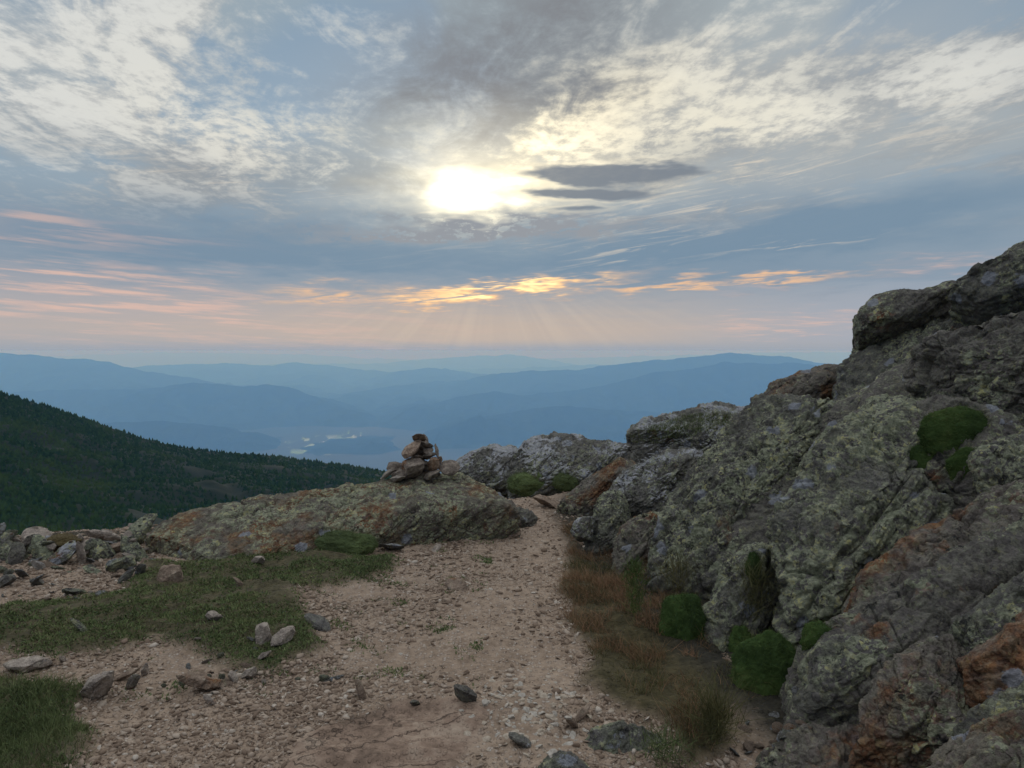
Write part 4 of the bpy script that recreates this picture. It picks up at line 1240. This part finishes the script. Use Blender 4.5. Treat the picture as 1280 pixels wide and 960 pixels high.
refresh()
def cushion(bx0, by0, bx1, by1, label, mat=M_MOSS, name='moss_cushion', cat='moss', seed=1, n=18000, blade=.017, dz=.03, thick=.44, group='moss cushions growing on the outcrop'):
    """a rounded cushion of moss sitting in a hollow of the rock"""
    rg = np.random.default_rng(600 + seed)
    p, nn = hit((bx0 + bx1) / 2, (by0 + by1) / 2)
    Y = p[1] - .02 + dz
    a, b_ = at(bx0, by1, Y), at(bx1, by0, Y)
    c = (a + b_) / 2; w, h = (b_[0] - a[0]) / 2, (b_[2] - a[2]) / 2
    D, F = ico(6)
    L = D * np.array([w, max(w, h) * thick, h])
    s = (w + h) / 2
    L = L * (1 + .20 * fbm(D * 1.5 + seed, 3, .4, seed=seed) + .03 * fbm(D * 9, 2, .6, seed=seed + 3))[:, None]
    N = normals(L, F)
    i = rg.integers(0, len(L), n)
    front = N[i] @ np.array([-.15, -.8, .5]) > -.35
    i = i[front]
    d = N[i] + rg.normal(size=(len(i), 3)) * .6 + np.array([0, 0, .25]); d /= np.linalg.norm(d, axis=1, keepdims=True)
    V2, F2 = blades(L[i] - N[i] * .004 + rg.normal(size=(len(i), 3)) * .004, d, blade * (.4 + .6 * rg.random(len(i)) + 2.2 * rg.random(len(i)) ** 12), np.full(len(i), .0019), .4 * rg.random(len(i)), rg, 2)
    F4 = np.concatenate([F, F[:, 2:3]], 1)
    # body as triangles, blades as triangles, one mesh
    F2t = np.concatenate([F2[:, [0, 1, 2]], F2[:, [0, 2, 3]]])
    V = np.concatenate([L, V2]) + c
    Fa = np.concatenate([F, F2t + len(L)])
    return place(name, V, Fa, mat, label=label, cat=cat, group=group)
cushion(823, 742, 884, 845, 'tall green moss cushion at the left foot of the big slab', seed=1)
cushion(915, 795, 1004, 918, 'largest dark green moss cushion at the foot of the central slab', seed=2, n=20000)
cushion(1000, 778, 1042, 822, 'small bright moss cushion above the angular block', seed=3, n=2500)
cushion(910, 782, 940, 838, 'narrow moss cushion left above the largest one', seed=4, n=2500)
cushion(932, 690, 951, 732, 'sliver of moss in the crack between the two big slabs', seed=5, n=1500)
cushion(1150, 512, 1250, 574, 'broad moss cushion under the overhanging brown block', seed=6, n=14000, thick=.20)
cushion(1132, 556, 1178, 600, 'round moss cushion at the left of the moss pocket', seed=7, n=4500, thick=.22)
cushion(1183, 562, 1238, 608, 'low moss cushion at the bottom of the moss pocket', seed=8, n=4500, thick=.22)
cushion(57, 668, 98, 686, 'brown moss hummock on the skyline at the left', M_MOSSB, 'moss_hummock', seed=9, n=2500, group=None, thick=.9)
cushion(634, 590, 690, 620, 'dark green bush at the foot of the pale topped boulder', M_HEATH, 'shrub', 'shrub', seed=10, n=5000, blade=.05, group=None)
cushion(690, 592, 722, 614, 'light green tuft beside the brown ledge at the trail head', M_GRASS, 'shrub', 'shrub', seed=11, n=2500, blade=.05, group=None)
cushion(388, 664, 468, 700, 'green mat of heath growing against the long boulder', M_HEATH, 'heath_hummock', 'heath', seed=12, n=12000, blade=.022, group=None, thick=.35)

def sprig(px, py, hpx, wpx, label, seed, mat, name='juniper_sprig', cat='shrub', n=900, spread=.5, length=.05):
    """a small upright shrub: a few stems with needle leaves"""
    rg = np.random.default_rng(700 + seed)
    p, nn = hit(px, py)
    H, W = hpx * p[1] / FPX, wpx * p[1] / FPX
    t = rg.random(n) ** .8
    root = np.stack([rg.normal(size=n) * W * .28 * (.5 + .6 * np.sin(t * 3)), rg.normal(size=n) * W * .25, t * H], 1)
    d = rg.normal(size=(n, 3)) * spread; d[:, 2] += .8; d /= np.linalg.norm(d, axis=1, keepdims=True)
    V, F = blades(root, d, length * (.5 + rg.random(n)), np.full(n, .003), .4 * rg.random(n), rg, 2)
    return place(name, V + p - [0, .03, 0], F, mat, smooth_=False, label=label, cat=cat)
sprig(792, 766, 66, 26, 'dark green juniper sprig growing up against the big slab', 1, M_MOSS)
sprig(845, 742, 40, 36, 'brown green grass tuft above the tall moss cushion', 2, M_OLIVE, 'grass_tuft', 'grass', 260, .35, .14)
sprig(940, 770, 60, 34, 'dry tuft hanging in the crack below the big slabs', 3, M_OLIVE, 'grass_tuft', 'grass', 300, .45, .12)
sprig(890, 925, 42, 40, 'tall dry grass tuft at the left of the largest moss cushion', 4, M_OLIVE, 'grass_tuft', 'grass', 420, .4, .16)
sprig(830, 955, 40, 60, 'green grass tuft in front of the half buried boulder', 5, M_GRASS, 'grass_tuft', 'grass', 420, .5, .06)

def shelf_grass():
    rg = np.random.default_rng(65)
    pts, nrm = [], []
    for _ in range(2600):
        px, py = rg.uniform(785, 915), rg.uniform(508, 560)
        if abs((px - 850) / 66) ** 2 + abs((py - (548 - (px - 785) * .22)) / 13) ** 2 > 1: continue
        p, n = hit(px, py)
        if p is None or p[1] > 14 or n[2] < .3: continue
        pts.append(p); nrm.append(n)
    P = np.repeat(np.array(pts), 9, 0); n = len(P)
    P[:, :2] += rg.normal(size=(n, 2)) * .035
    d = rg.normal(size=(n, 3)) * .4; d[:, 2] = np.abs(d[:, 2]) + .7; d /= np.linalg.norm(d, axis=1, keepdims=True)
    V, F = blades(P - [0, 0, .02], d, .02 + .04 * rg.random(n), .004 + .003 * rg.random(n), .5 * rg.random(n), rg, 2)
    link('shelf_grass', mesh_from('shelf_grass', V, F, M_GRASS, smooth=False), kind='stuff', label='green grass on the flat rock shelf behind the big slab', cat='grass')
shelf_grass()
